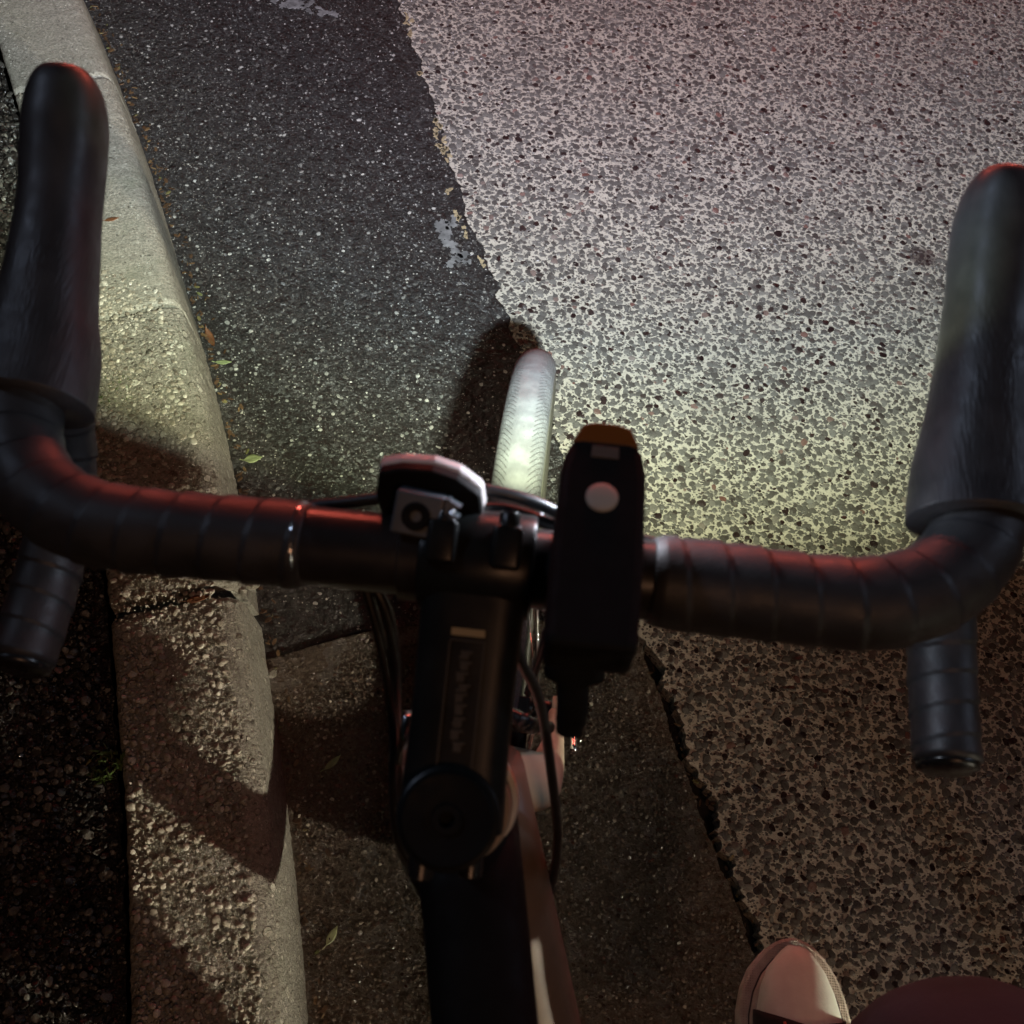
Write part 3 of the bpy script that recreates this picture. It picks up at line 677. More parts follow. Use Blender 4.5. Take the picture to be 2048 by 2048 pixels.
# hoods and levers
for sg in (-1, 1):
    hp = [(-.0765, .9385, .0258, .0225), (-.068, .9395, .0250, .0225), (-.051, .9425, .0228, .022), (-.029, .949, .0203, .021), (-.004, .957, .0180, .020), (.018, .965, .0176, .0195), (.038, .974, .0183, .0195), (.053, .982, .0181, .019), (.0635, .989, .0155, .016), (.071, .993, .0098, .0105), (.0735, .995, .0015, .0015)]
    pts = catmull([(sg*(.2085+.075*max(0, y+.06))+(.0035 if sg < 0 else -.0050-.02*max(0, y+.06)), y-(.006 if sg < 0 else .018), z, a+(.0025 if y < -.04 else .0008 if y < 0 else 0), b) for y, z, a, b in hp], 8)
    mb = MB(); sweep(mb, pts, lambda i, s, t, pts=pts: (pts[i][3]*(1+.012*noise.noise(Vector((s*60, cos(t)*2, sin(t)*2)))), pts[i][4]*(1+.012*noise.noise(Vector((s*60, cos(t)*2, sin(t)*2))))), 36, square=2.25)
    hd = mb.build('brake_hood', M_hood, bike)
    # lever blade
    x0 = sg*(.2150 if sg < 0 else .2110)+(.0035 if sg < 0 else 0); mb = MB()
    lp = catmull([(x0, .022, .972), (x0+sg*.003, .034, .958), (x0+sg*.012, .040, .936), (x0+sg*.026, .036, .908), (x0+sg*.038, .024, .878), (x0+sg*.048, .010, .850)], 8)
    sweep(mb, lp, lambda i, s, t: (.0085-.03*s, .0035), 16, up=(0, 1, 0))
    mb.build('brake_lever', M_gloss, bike)

# stem with clamp, faceplate, bolts
mb = MB(); pts = [ST+sd*(.0905*k/12-.004) for k in range(13)]
sweep(mb, pts, lambda i, s, t: (.0208-.0010*sin(pi*i/12), .0168-.001*sin(pi*i/12)), 40, up=tuple(su), square=4.5)
lathe(mb, ST-a_*.021, a_, [(.0185, 0), (.0195, .001), (.0195, .041), (.0180, .042)], 48)
# clamp halves round the bar
lathe(mb, B-X*.0225, X, [(.0163, 0), (.0205, .0005), (.0212, .002), (.0212, .043), (.0205, .0445), (.0163, .045)], 48)
stem = mb.build('stem', M_stem, bike, auto=40)
mb = MB()
for sg in (-1, 1):                     # steerer clamp bolts, rear; a slit
    c = ST-sd*.018; 
    lathe(mb, c-X*.009*sg*1.0+a_*.009*sg, -sd, [(.005, -.004), (.005, .006), (.004, .007), (.0022, .007), (.0022, .004), (0, .004)], 20)
mb.build('clamp_bolt', M_gloss, stem, auto=40)
for k, (bx, up_) in enumerate(((-.0135, 1), (.0115, 1), (-.0135, -1), (.0115, -1))):
    mb = MB(); c = B+X*bx+su*(.0205*up_)+sd*.006
    box(mb, c, (.0058, .0085, .0045), Matrix((X, sd, su)).transposed())
    mb.build('faceplate_lug', M_stem, stem, bevel=.002)
    mb = MB(); lathe(mb, c+sd*.008, sd, [(.0042, 0), (.0042, .005), (.0036, .0058), (.002, .0058), (.002, .003), (0, .003)], 20)
    mb.build('bolt', M_silver if k == 0 else M_gloss, stem, auto=40)
# gold bar and illegible worn print on the stem's top face
top = lambda u, v, h=0.: ST+sd*u+X*v+su*(.01585+h)
def decal(mb, u0, v0, u1, v1, w, h=.0006):
    p, q = top(u0, v0, h), top(u1, v1, h); d = (q-p); n = su.cross(d).normalized()*w/2
    zz = su*.0004
    mb.add([p-n-zz, p+n-zz, q+n-zz, q-n-zz, p-n+zz, p+n+zz, q+n+zz, q-n+zz], [(0, 1, 2, 3), (7, 6, 5, 4), (0, 4, 5, 1), (1, 5, 6, 2), (2, 6, 7, 3), (3, 7, 4, 0)])
mb = MB(); decal(mb, .0715, -.0065, .0715, .0065, .0028); mb.build('stripe', M_gold, stem, False)
mb = MB()
decal(mb, .068, -.0066, .020, -.0066, .0006); decal(mb, .068, .0066, .004, .0066, .0006); decal(mb, .0683, -.0066, .0683, .0066, .0006)
mb.build('frame_line', M_print, stem, False)
mb = MB(); random.seed(3)
u = .064
for k in range(9):
    du = random.uniform(.0028, .0042); v = random.uniform(-.0008, .0008)
    decal(mb, u, -.0022+v, u, .0024+v, .0011); decal(mb, u, v*1.5-.0004, u-du*.9, v-.0004, .0030, .0008)
    if k % 3 == 0: decal(mb, u-.002, -.0026, u-.002, .0012, .0012, .0010)
    u -= du+.0008
mb.build('worn_print', M_print, stem, False)
# steerer top cap
mb = MB(); lathe(mb, ST+a_*.021, a_, [(.0175, 0), (.0178, .003), (.0165, .0045), (.0155, .0042), (.0060, .0035), (.0055, .0050), (.003, .0050), (.0028, .0015), (0, .0015)], 48)
mb.build('top_cap', M_black, bike, auto=40)
mb = MB(); lathe(mb, ST-a_*.021, -a_, [(.0178, 0), (.0185, .0006), (.0185, .0045), (.0178, .005), (.0185, .0056), (.0185, .0095), (.0200, .0105), (.0215, .0165), (.0232, .0205), (.0232, .024)], 48)
mb.build('headset_spacer', M_gloss, bike, auto=40)
mb = MB(); lathe(mb, ST-a_*.026, -a_, [(.0185, -.001), (.0222, -.0008), (.0232, .001), (.0228, .003), (.0185, .0035)], 56); mb.build('headset_cover', mat('tan_alloy', (.30, .22, .15), .35), bike, auto=50)

# frame, turned a little against the bars about the steering axis
Rt = Matrix.Rotation(radians(13), 3, a_)
if (Rt @ Vector((0, -1, 0))).x < 0: Rt = Matrix.Rotation(radians(-13), 3, a_)
F = lambda p: A0 + Rt @ (Vector(p)-A0)
ht0, ht1 = A0+a_*.405, A0+a_*.532
mb = MB(); lathe(mb, ht0, a_, [(.0215, 0), (.0225, .002), (.0222, .02), (.0212, .10), (.0240, .118), (.0258, .130), (.0250, .134), (.022, .135)], 48)
frame = mb.build('head_tube', M_cream, bike, auto=40)
seat = Vector((0, -.72, .80)); bb = Vector((0, -.60, .275)); ra = Vector((0, -1.0, .345))
def ftube(name, p0, p1, r0, r1, m, sq=2.0, n=32, k=14, f=F, mid=None):
    P = [Vector(p0), Vector(p1)] if mid is None else [Vector(p0), Vector(mid), Vector(p1)]
    q = catmull(P, k); q = [f(v) for v in q]; L = len(q)-1
    mb = MB(); sweep(mb, q, lambda i, s, t: (r0[0]+(r1[0]-r0[0])*i/L, r0[1]+(r1[1]-r0[1])*i/L), n, square=sq)
    return mb.build(name, m, bike)
tt = ftube('top_tube', (0, ht1.y-.004, ht1.z-.012), (0, seat.y, seat.z), (.0240, .0190), (.0175, .017), M_black, 2.4)
dt = ftube('down_tube', (0, ht0.y-.002, ht0.z+.028), (.022, bb.y, bb.z), (.0285, .0285), (.056, .036), M_frame_shaded, 2.6)
ftube('seat_tube', (0, seat.y-.03, seat.z+.09), (0, bb.y, bb.z), (.0155, .0155), (.017, .017), M_black)
# small cream chevron on the top tube, pale marks on the down tube's side
mb = MB(); M3 = Rt
def on_top(y, x): 
    t = (y-(ht1.y-.004))/(seat.y-(ht1.y-.004)); z = (ht1.z-.012)+(seat.z-(ht1.z-.012))*t
    return F((x, y, z+.0192-.0025*t*3-(abs(x)/.02)**3*.003))
mb.add([on_top(-.31, .0), on_top(-.345, .004), on_top(-.38, .0), on_top(-.345, -.004)], [(0, 1, 2, 3)])
mb.build('mark', mat('cream_mark', (.6, .56, .48), .5), tt, False)
d0 = Vector((0, ht0.y-.002, ht0.z+.028)); d1 = bb; dd = (d1-d0).normalized(); dn = X.cross(dd).normalized(); dn = dn if dn.z > 0 else -dn
def side(u, v): return F(d0+dd*u+X*((.0285+.0275*u/.42)*sqrt(max(.2, 1-(v/.036)**2)))+dn*v)+Rt@(X*.0012)
mb = MB()
for (u0, v0, u1, v1, w) in [(.155, .012, .205, -.004, .0045), (.155, .012, .19, .013, .003), (.19, .013, .235, -.001, .004), (.215, .009, .33, .010, .004), (.26, -.005, .33, .004, .003)]:
    p, q = side(u0, v0), side(u1, v1); n = (Rt@X).cross(q-p).normalized()*w/2; mb.add([p-n, p+n, q+n, q-n], [(0, 1, 2, 3)])
mb.build('mark', mat('tan_mark', (.5, .33, .2), .45), dt, False)
for sg in (-1, 1):
    ftube('chain_stay', (sg*.03, bb.y-.02, bb.z), (sg*.064, ra.y, ra.z), (.011, .013), (.007, .008), M_black)
    ftube('seat_stay', (sg*.016, seat.y-.01, seat.z-.02), (sg*.064, ra.y, ra.z), (.007, .008), (.006, .007), M_black)
mb = MB(); lathe(mb, F(bb-X*.036), Rt@X, [(.021, 0), (.022, .002), (.022, .070), (.021, .072)], 32); mb.build('bottom_bracket', M_gloss, bike, auto=40)
# cranks: right one forward carrying the foot, left one back
for sg in (1, -1):
    c0 = Vector((sg*.052, bb.y, bb.z)); c1 = c0+Vector((sg*.02, .17*sg, 0))
    mb = MB(); q = [c0.lerp(c1, k/8) for k in range(9)]; q = [F(v) for v in q]
    sweep(mb, q, lambda i, s, t: (.0065, .013-.003*i/8), 20, square=3); lathe(mb, F(c0-X*.008*sg), Rt@(X*sg), [(.016, 0), (.018, .002), (.018, .012), (.014, .016)], 24)
    ck = mb.build('crank', M_gloss, bike, auto=45)
    pc = F(c1+X*(.058*sg)); mb = MB()
    box(mb, pc+Vector((0, .032, 0)), (.045, .005, .009)); box(mb, pc-Vector((0, .032, 0)), (.045, .005, .009)); box(mb, pc+Vector((.045, 0, 0)), (.004, .037, .008)); box(mb, pc, (.05, .008, .008))
    mb.build('pedal', M_gloss, bike, False, bevel=.002)
mb = MB()
cc = F(Vector((.046, bb.y, bb.z))); nt_ = 46; ring = []
ax = Rt@X; uu = (Rt@Vector((0, 1, 0))); ww = Vector((0, 0, 1))
for k in range(nt_*4):
    t = 2*pi*k/(nt_*4); r = .068+(.003 if k % 4 in (1, 2) else 0); ring.append((r*cos(t), r*sin(t)))
vs = []; m_ = len(ring)
for h in (-.0012, .0012):
    for (x, y) in ring: vs.append(cc+ax*h+uu*x+ww*y)
    for (x, y) in ring: vs.append(cc+ax*h+uu*x*.25+ww*y*.25)
fs = []
for k in range(m_):
    j = (k+1) % m_; fs += [(k, j, m_+j, m_+k), (2*m_+k, 3*m_+k, 3*m_+j, 2*m_+j), (k, 2*m_+k, 2*m_+j, j), (m_+k, m_+j, 3*m_+j, 3*m_+k)]
mb.add(vs, fs)
for k in range(5):
    t = 2*pi*k/5; p = cc; q = cc+uu*(.055*cos(t))+ww*(.055*sin(t)); sweep(mb, [p, p.lerp(q, .5), q], lambda i, s, t: (.004, .008), 10, up=tuple(ax))
mb.build('chainring', M_gloss, bike, False)

# wheels
def torus_arc(mb, c, Rr, prof, n=160):
    """prof: list of (x, r) closed"""
    P = len(prof); vs = []
    for k in range(n):
        t = 2*pi*k/n
        for (x, r) in prof: vs.append((c[0]+x, c[1]+r*cos(t), c[2]+r*sin(t)))
    mb.add(vs, [(k*P+i, k*P+(i+1) % P, ((k+1) % n)*P+(i+1) % P, ((k+1) % n)*P+i) for k in range(n) for i in range(P)])
def make_wheel():
    w = MB()
    TW = .0185
    tp = []
    for k in range(25):                      # tyre crown section
        t = -1.75+3.5*k/24; tp.append((TW*sin(t)*(1.0), RW-TW+TW*cos(t)*(1.0)))
    tp += [(.010, RW-.036), (-.010, RW-.036)]
    torus_arc(w, (0, 0, RW), RW, tp, 200); ty = w.build('wheel', M_tyre, bike)
    m = MB()
    for sg in (-1, 1):
        torus_arc(m, (0, 0, RW), RW, [(sg*.0189, RW-.020), (sg*.0192, RW-.026), (sg*.0165, RW-.033), (sg*.0135, RW-.033), (sg*.0150, RW-.026), (sg*.0165, RW-.020)], 160)
    m.build('sidewall', M_side, ty)
    m = MB(); torus_arc(m, (0, 0, RW), RW, [(-.0115, RW-.030), (.0115, RW-.030), (.0118, RW-.046), (.0085, RW-.058), (-.0085, RW-.058), (-.0118, RW-.046)], 160); m.build('rim', M_rim, ty, auto=40)
    m = MB(); lathe(m, (-.034, 0, RW), X, [(.006, -.014), (.010, -.012), (.012, -.002), (.019, 0), (.019, .003), (.0115, .006), (.0105, .034), (.0115, .062), (.019, .065), (.019, .068), (.012, .070), (.010, .080), (.006, .082)], 36)
    m.build('hub', M_gloss, ty, auto=40)
    for k in range(28):
        t = 2*pi*k/28+.05; sg = 1 if k % 2 else -1; hx = sg*.0335; off = (.55 if (k//2) % 2 else -.55)
        m = MB(); p = (hx, .0165*cos(t+off*1.3), RW+.0165*sin(t+off*1.3)); q = (sg*.002, (RW-.056)*cos(t), RW+(RW-.056)*sin(t))
        tube(m, [p, q], .0009, 6); m.build('spoke', M_silver, ty)
    return ty
wh = make_wheel()
wh2 = wh.copy(); col.objects.link(wh2)
M4 = Matrix.Translation(F((0, ra.y, ra.z))) @ Rt.to_4x4() @ Matrix.Translation((0, 0, -RW)); wh2.matrix_local = M4
for ch in list(wh.children):
    c = ch.copy(); col.objects.link(c); c.parent = wh2
# quick release
mb = MB(); lathe(mb, (.0555, 0, RW), X, [(.009, 0), (.010, .002), (.009, .008), (.006, .010), (0, .0105)], 24)
tube(mb, [(.062, 0, RW), (.068, -.018, RW+.012), (.070, -.045, RW+.03)], .0036, 12, 6)
mb.build('quick_release', M_silver, bike)

# fork: crown and two blades in one cream mesh
mb = MB(); C0 = A0+a_*.388
for sg in (-1, 1):
    fp = [(0+sg*.000, C0.y, C0.z+.004, .013, .020), (sg*.016, C0.y+.001, C0.z+.003, .013, .020), (sg*.030, C0.y+.004, C0.z-.006, .012, .0185), (sg*.0375, C0.y+.010, C0.z-.024, .0115, .017), (sg*.0400, C0.y+.021, C0.z-.055, .0110, .0160), (sg*.0435, C0.y+.045, C0.z-.12, .0108, .0150), (sg*.0475, C0.y+.085, C0.z-.21, .0092, .0120), (sg*.050, C0.y+.130, C0.z-.30, .0078, .0090), (sg*.0505, .0, RW-.006, .006, .0085)]
    q = catmull(fp, 8)
    sweep(mb, q, lambda i, s, t, q=q: (q[i][4], q[i][3]), 28, up=(0, 0, 1))
lathe(mb, A0+a_*.372, a_, [(.017, -.014), (.021, -.008), (.0235, .006), (.0225, .030)], 40)
for sg in (-1, 1): box(mb, (sg*.0505, 0, RW), (.0035, .012, .012))
fork = mb.build('fork', M_cream, bike)
# rim brake caliper on the front of the crown
mb = MB(); cb = C0+pf*.034-a_*.004
lathe(mb, cb-pf*.018, pf, [(.007, 0), (.0075, .02), (.0075, .030), (.0045, .032)], 20)
for sg, z0 in ((1, 0), (-1, .006)):
    q = catmull([cb+X*(-sg*.030)+a_*(.022), cb+X*(-sg*.012)+a_*.016+pf*z0, cb+X*(sg*.010)+a_*.006+pf*z0, cb+X*(sg*.028)-a_*.006+pf*z0, cb+X*(sg*.0345)-a_*.028+pf*z0, cb+X*(sg*.030)-a_*.050+pf*z0*.5], 7)
    sweep(mb, q, lambda i, s, t: (.0045, .0085), 16, up=tuple(a_), square=3)
cal = mb.build('brake_caliper', M_gloss, bike)
for sg in (-1, 1):
    mb = MB(); box(mb, cb+X*(sg*.020)-a_*.054-pf*.004, (.006, .022, .0048)); mb.build('brake_pad', M_plastic, cal, False, bevel=.0015)
# cables
def cable(name, pts, r=.0026, m=None):
    mb = MB(); tube(mb, pts, r, 12, 10); return mb.build(name, m or M_cable, bike)
cable('cable_housing', [(-.078, -.1195, .9385), (-.055, -.1165, .9425), (-.030, -.1125, .9475), (-.006, -.1085, .949), (.018, -.1095, .946), (.045, -.1155, .939), (.078, -.119, .936)])
cable('cable_housing', [(-.010, -.118, .940), (.002, -.1135, .943), (.016, -.1135, .941), (.030, -.116, .938), (.06, -.119, .933), (.080, -.121, .930)])
cable('cable_housing', [(-.078, -.123, .928), (-.058, -.128, .918), (-.042, -.142, .905), (-.0355, -.158, .885), (-.0345, -.175, .855), (-.0345, -.198, .80), (-.0355, -.212, .75), (-.0290, -.224, .70), (-.010, -.245, .63), (.006, -.28, .57)])
cable('cable_housing', [(-.052, -.132, .915), (-.040, -.16, .885), (-.034, -.185, .855), (-.0335, -.205, .825), (-.030, -.222, .79), (-.015, -.235, .75)], .0022)
cable('cable_housing', [(.078, -.123, .926), (.045, -.128, .918), (.018, -.138, .905), (.0185, -.150, .880), (.0305, -.158, .840), (.0415, -.179, .78), (.049, -.197, .72), (.0495, -.214, .66), (.047, -.228, .60), (.038, -.25, .54)])
cable('cable_housing', [(.022, -.112, .938), (.030, -.100, .91), (.034, -.098, .86), (.031, -.108, .80), (.024, -.122, .745)], .0022)
mb = MB(); tube(mb, [(-.0270, -.180, .868), (-.0300, -.196, .846)], .0026, 14); mb.build('barrel_adjuster', M_silver, bike)
mb = MB(); tube(mb, [tuple(cb+X*.024+a_*.05+pf*.004), tuple(cb+X*.022+a_*.02)], .0035, 14); mb.build('barrel_adjuster', M_gloss, bike)

# headlight, clamped on the bar right of the stem
LX = .0448; Lz = .9745
mb = MB(); hw = .0160
outl = [(-hw, -.187), (hw, -.187), (hw+.0006, -.15), (hw, -.117), (hw*.92, -.109), (hw*.62, -.0985), (hw*.30, -.0965), (-hw*.30, -.0965), (-hw*.62, -.0985), (-hw*.92, -.109), (-hw, -.117), (-hw-.0006, -.15)]
prism(mb, [(LX+x, y) for x, y in outl], Lz-.0125, Lz+.0125)
hl = mb.build('headlight', M_plastic, bike, False, bevel=.0035)
for p in hl.data.polygons: p.use_smooth = False
mb = MB()
capo = [(-hw*.80, -.1052), (-hw*.58, -.0975), (-hw*.28, -.0956), (hw*.28, -.0956), (hw*.58, -.0975), (hw*.80, -.1052)]
prism(mb, [(LX+x, y) for x, y in capo], Lz-.010, Lz+.0129); mb.build('amber_edge', M_amber, hl, False, bevel=.0012)
mb = MB(); prism(mb, [(LX-.0052, -.1115), (LX+.0052, -.1115), (LX+.0050, -.1065), (LX-.0050, -.1065)], Lz+.0120, Lz+.0131); mb.build('indicator_window', M_window, hl, False, bevel=.0003)
mb = MB(); lathe(mb, (LX, -.1285, Lz+.0118), (0, 0, 1), [(.0060, 0), (.0060, .0012), (.0052, .0019), (.003, .0022), (0, .0023)], 36); mb.build('button', M_button, hl)
mb = MB(); lathe(mb, (LX, -.0966, Lz-.001), (0, 1, 0), [(.0095, .0), (.0095, .0012), (.006, .0022), (0, .0026)], 32); mb.build('lens', M_glass, hl)
# bracket, strap and tail
mb = MB(); lathe(mb, (LX-.011, B.y, B.z), X, [(.0160, 0), (.0188, .0008), (.0188, .0212), (.0160, .022)], 36); mb.build('strap', M_plastic, hl, auto=40)
mb = MB(); q = catmull([(LX-.003, -.155, .954), (LX-.003, -.172, .948), (LX-.003, -.182, .938), (LX-.002, -.190, .926), (LX-.002, -.193, .915)], 6)
sweep(mb, q, lambda i, s, t: ((.0115 if s < .030 else .0062) if s < .052 else .0055, .0045), 20, square=3)
mb.build('strap_tail', M_plastic, hl, auto=40)
mb = MB(); box(mb, (LX, -.1385, .9595), (.0125, .024, .0045)); mb.build('bracket', M_plastic, hl, False, bevel=.001)
# its lit LED: narrow cool core plus the wide greenish-yellow spill of the reflector cup
# with the angular distribution of its lens: cut off behind and above, greenish rim, clear middle, pinkish core
LP = Vector((LX, -.0865, Lz-.010))
ld = bpy.data.lights.new('headlight_led', 'POINT'); ld.energy = HEAD_W; ld.shadow_soft_size = .006; ld.use_nodes = True
lo = bpy.data.objects.new('headlight_led', ld); col.objects.link(lo); lo.parent = bike; lo.location = LP
lt = ld.node_tree; em = lt.nodes['Emission']
geo = lt.nodes.new('ShaderNodeNewGeometry')
RB = Matrix.Rotation(-LEAN, 3, 'Y')
def ldot(v):
    d = lt.nodes.new('ShaderNodeVectorMath'); d.operation = 'DOT_PRODUCT'; lt.links.new(geo.outputs['Incoming'], d.inputs[0]); d.inputs[1].default_value = RB @ Vector(v).normalized(); return d.outputs['Value']
def lramp(x, st):
    r = lt.nodes.new('ShaderNodeValToRGB'); lt.links.new(x, r.inputs[0]); e = r.color_ramp.elements
    e[0].position, e[0].color = st[0][0], (*st[0][1], 1); e[1].position, e[1].color = st[1][0], (*st[1][1], 1)
    for p, c in st[2:]: k = e.new(p); k.color = (*c, 1)
    return r.outputs[0]
def lmul(a, b):
    m = lt.nodes.new('ShaderNodeMath'); m.operation = 'MULTIPLY'; lt.links.new(a, m.inputs[0])
    if isinstance(b, float): m.inputs[1].default_value = b
    else: lt.links.new(b, m.inputs[1])
    return m.outputs[0]
fw = ldot((.03, 1, 0)); dn_ = ldot((0, 0, -1))
g_ = lambda v: (v, v, v)
cut = lramp(fw, [(.40, g_(0)), (.455, g_(.42)), (.55, g_(.72)), (.75, g_(1))])
vert = lramp(dn_, [(.02, g_(.012)), (.22, g_(.10)), (.42, g_(1)), (.72, g_(.78))])
colr = lramp(fw, [(0, (.80, .88, 1)), (.37, (.80, .88, 1)), (.43, (.80, .88, .58)), (.53, (.78, .89, .72)), (.64, (.72, .84, .90)), (.78, (.84, .83, 1.0)), (.9, (1, .80, .96))])
lt.links.new(colr, em.inputs['Color']); ad = lt.nodes.new('ShaderNodeMath'); ad.operation = 'ADD'; lt.links.new(lmul(cut, vert), ad.inputs[0]); ad.inputs[1].default_value = .0018
lt.links.new(ad.outputs[0], em.inputs['Strength'])

# reflector left of the stem
rc = Vector((-.0215, -.1205, .9575)); rn = Vector((0, 1, -.42)).normalized(); ru = X.cross(rn).normalized(); ru = ru if ru.z > 0 else -ru
Mr = Matrix((X, ru, rn)).transposed().to_4x4(); Mr.translation = rc
Mr = Mr @ Matrix.Rotation(radians(-5), 4, 'Z')
ro = [(-.0205, .0115), (-.012, .0150), (0, .0165), (.010, .0145), (.0195, .0085), (.0215, .000), (.0185, -.0150), (.010, -.0205), (-.008, -.0205), (-.0165, -.0150), (-.021, .001)]
mb = MB(); prism(mb, ro, -.003, .0025, Mr); rf_ = mb.build('reflector', M_plastic, bike, False, bevel=.0012)
mb = MB(); prism(mb, [(x*1.03, y*1.03) for x, y in ro], .0026, .0085, Mr); mb.build('reflector_lens', M_lens, rf_, False, bevel=.0018)
mb = MB(); lathe(mb, (-.031, B.y, B.z), X, [(.0158, 0), (.0182, .0008), (.0182, .0142), (.0158, .015)], 32); mb.build('reflector_strap', M_barm, rf_, auto=40)
mb = MB(); Mb = Matrix.Translation((-.0235, -.1300, .9640)) @ Matrix.Rotation(radians(38), 4, 'X') @ Matrix.Rotation(radians(-6), 4, 'Z')
prism(mb, [(-.0095, -.0085), (.0095, -.0085), (.0095, .0085), (-.0095, .0085)], -.010, .006, Mb)
brk = mb.build('reflector_bracket', M_grey, rf_, False, bevel=.0012)
mb = MB()
for k in range(4):
    yy = .0062-.0042*k; prism(mb, [(.0105, yy-.0020), (.0155, yy), (.0105, yy+.0020)], -.004, .0058, Mb)
prism(mb, [(.0098, -.0085), (.0112, -.0085), (.0112, .0085), (.0098, .0085)], -.006, .0062, Mb)
mb.build('ratchet_teeth', M_grey, rf_, False)
mb = MB(); cM = Mb @ Vector((-.0005, -.0005, .0062)); up3 = (Mb.to_3x3() @ Vector((0, 0, 1)))
lathe(mb, cM, up3, [(.0056, -.002), (.0056, .0003), (.0048, .0009), (.0024, .0006), (.0018, -.0012), (0, -.0012)], 22)
mb.build('screw', M_plastic, rf_, False)

# ------------------------------------------------------------------ rider: right leg with trousers and canvas shoe on the pedal
per = empty('person', (0, 0, 0), (0, -LEAN, 0))
tag(per, "rider's right leg in maroon trousers, foot in a white toed canvas shoe on the pedal", 'person')
def cloth(name, c):
    g = N(mat(name)); wv = g.noise(900, 2); big = g.noise(18, 3)
    return g.done(g.mix(g.map(big, .35, .7), tuple(x*.75 for x in c), tuple(x*1.25 for x in c)), .85, g.bump(g.math('ADD', wv, g.math('MULTIPLY', g.noise(30, 3), 3)), .001, .6))
M_maroon = cloth('maroon_cloth', (.022, .015, .022)); M_navy = cloth('navy_cloth', (.010, .013, .022)); M_canvas = cloth('black_canvas', (.012, .012, .013))
M_skin = rough_plastic('skin', (.42, .26, .19), .5, 300, .0004)
M_rub = rough_plastic('white_rubber', (.72, .80, .70), .45, 400, .0003, .08)
def foxm():
    g = N(mat('ribbed_rubber')); s = g.new('ShaderNodeSeparateXYZ'); g.put(s.inputs[0], g.c)
    a = g.math('SINE', g.math('MULTIPLY', g.math('ADD', s.outputs[0], s.outputs[1]), 1500)); b = g.math('SINE', g.math('MULTIPLY', g.math('SUBTRACT', s.outputs[0], s.outputs[1]), 1500))
    h = g.math('MULTIPLY', a, b)
    return g.done(g.mix(g.map(g.noise(60, 3), .3, .7), (.42, .38, .31), (.6, .57, .48)), .5, g.bump(h, .0004, .7))
M_fox = foxm(); M_line = mat('dark_line', (.05, .035, .03), .6)
# foot: local axis y forward (toe), x right
toe = Vector((.2825, -.1775, .322)); fa = radians(-1); pitchf = radians(-3)
Mf = Matrix.Translation(toe) @ Matrix.Rotation(fa, 4, 'Z') @ Matrix.Rotation(pitchf, 4, 'X')
def half(y):
    """half widths (inner, outer) of the sole at distance y behind the toe"""
    tab = [(0, .000, .000), (.002, .010, .010), (.006, .018, .0175), (.014, .0275, .0265), (.028, .0385, .0365), (.045, .0455, .0435), (.065, .0490, .0485), (.09, .0485, .0510), (.12, .0440, .0490), (.16, .0365, .0430), (.20, .034, .038), (.24, .034, .036), (.265, .029, .030), (.28, .018, .018), (.285, .0, .0)]
    for (a, b, c), (d, e, f) in zip(tab, tab[1:]):
        if a <= y <= d: t = (y-a)/(d-a); return b+(e-b)*t, c+(f-c)*t
    return 0, 0
def sole_outline(inset=0, n=70):
    L, Rr = [], []
    for i in range(n+1):
        y = .285*(1-cos(pi*i/n))/2; a, b = half(y); yy = y if inset == 0 else .1425+(y-.1425)*(1-inset/.1425)
        L.append((-max(0, a-inset if a > 0 else 0), -yy)); Rr.append((max(0, b-inset if b > 0 else 0), -yy))
    return Rr + L[::-1][1:-1]
def band(mb, o0, z0, o1, z1):
    n = len(o0); vs = [Mf @ Vector((x, y, z0)) for x, y in o0]+[Mf @ Vector((x, y, z1)) for x, y in o1]
    mb.add(vs, [(i, (i+1) % n, n+(i+1) % n, n+i) for i in range(n)])
sh = empty('shoe'); sh.parent = per
mb = MB(); so = sole_outline(0); si = sole_outline(.002); sj = sole_outline(.0075)
band(mb, si, -.020, so, -.017); band(mb, so, -.017, so, .000); band(mb, so, .000, si, .0022)
prism(mb, si, -.0202, -.0195, Mf)
band(mb, si, .0022, sj, .0026)
mb.build('sole', M_fox, sh)
mb = MB(); s1 = sole_outline(.0072); s2 = sole_outline(.0085)
band(mb, s1, .0024, s1, .0044); band(mb, s1, .0044, s2, .0046); mb.build('sole_stripe', M_line, sh)
mb = MB(); s3 = sole_outline(.0080); s4 = sole_outline(.0092); s5 = sole_outline(.0135)
band(mb, s3, .0040, s4, .0085); band(mb, s4, .0085, s5, .0092); mb.build('foxing', M_fox, sh)
# upper: toe cap dome (white) and canvas behind
def upper(y, t):
    """t 0..1 across from inner to outer side; returns local point"""
    a, b = half(y); a -= .0130; b -= .0130; a = max(a, 0); b = max(b, 0)
    h = .0095+.034*min(1, (max(0, y-.008)/.085))**.62 + (.030*min(1, max(0, (y-.085)/.10)))+(.0*y)
    ang = pi*t; x = -a*cos(ang) if t < .5 else -b*cos(ang)
    return Vector((x, -y, .006+(h-.006)*sin(ang)**.55))
def patch(mb, y0f, y1, ny, nt2):
    vs = []
    for i in range(ny+1):
        for k in range(nt2+1):
            t = k/nt2; y0 = y0f(t); y = y0+(y1(t)-y0)*i/ny; vs.append(Mf @ upper(y, t))
    mb.add(vs, [(i*(nt2+1)+k, i*(nt2+1)+k+1, (i+1)*(nt2+1)+k+1, (i+1)*(nt2+1)+k) for i in range(ny) for k in range(nt2)])
capend = lambda t: .066+.012*(1-abs(2*t-1))**1 + .004*cos(8*pi*t)*0
mb = MB(); patch(mb, lambda t: .0085, capend, 26, 30); mb.build('toe_cap', M_rub, sh)
mb = MB(); patch(mb, lambda t: capend(t)-.002, lambda t: .276, 40, 30)
for v in range(len(mb.v)): pass
up_ = mb.build('canvas_upper', M_canvas, sh)
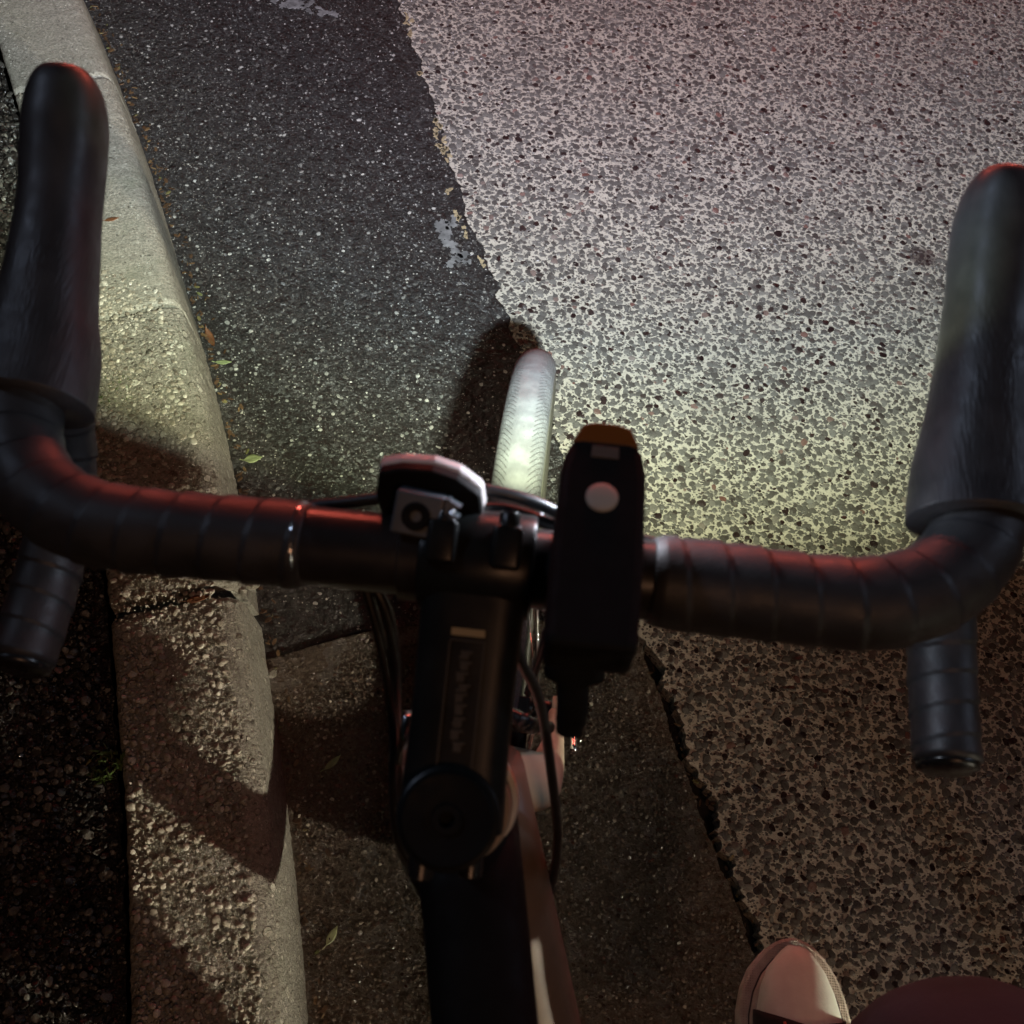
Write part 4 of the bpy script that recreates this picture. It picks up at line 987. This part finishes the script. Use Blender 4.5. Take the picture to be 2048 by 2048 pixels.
m = up_.modifiers.new('s', 'SOLIDIFY'); m.thickness = .003; m.offset = 1
mb = MB()
for sg in (-1, 1):
    q = [Mf @ (upper(capend(.5+sg*.18)+.001+i*.012, .5+sg*(.18-.008*i))+Vector((0, 0, .0035))) for i in range(8)]
    sweep(mb, q, lambda i, s, t: (.0012, .0012), 8)
mb.build('stitching', mat('red_stitch', (.35, .08, .06), .6), sh)
for i in range(4):
    mb = MB(); y = .098+.016*i; q = [Mf @ (upper(y+.004*sin(k), .5+.14*(k/4-1)*1.0)+Vector((0, 0, .005))) for k in range(9)]
    sweep(mb, q, lambda i, s, t: (.0035, .0012), 10); mb.build('lace', M_rub, sh)
# leg: one continuous trouser mesh from hip to ankle
lp = catmull([(.245, -.415, .395, .043, .045), (.249, -.412, .46, .056, .058), (.256, -.385, .55, .064, .067), (.264, -.345, .64, .066, .070), (.270, -.312, .695, .068, .068), (.271, -.315, .735, .068, .066), (.268, -.365, .775, .073, .070), (.255, -.46, .815, .080, .078), (.232, -.60, .86, .090, .088), (.20, -.74, .90, .098, .096), (.16, -.83, .925, .08, .08)], 7)
mb = MB(); sweep(mb, lp, lambda i, s, t: (lp[i][3]*(1+.03*noise.noise(Vector((s*14, cos(t)*1.5, sin(t)*1.5)))), lp[i][4]*(1+.03*noise.noise(Vector((s*14+5, cos(t)*1.5, sin(t)*1.5))))), 40, up=(0, 1, 0))
mb.build('trousers', M_maroon, per)
mb = MB(); q = catmull([(.326, -.36, .60), (.333, -.315, .68), (.335, -.300, .735), (.334, -.345, .79), (.330, -.44, .835), (.318, -.56, .88)], 8)
sweep(mb, q, lambda i, s, t: (.004, .016), 12, up=(1, 0, .4)); mb.build('side_stripe', M_navy, per)
mb = MB(); sweep(mb, catmull([(.275, -.395, .34), (.262, -.41, .375), (.248, -.418, .41), (.246, -.42, .44)], 5), lambda i, s, t: (.034, .040), 24, up=(0, 1, 0)); mb.build('ankle', M_skin, per)

scene.cycles.use_denoising = True
scene.render.resolution_x = scene.render.resolution_y = 1024
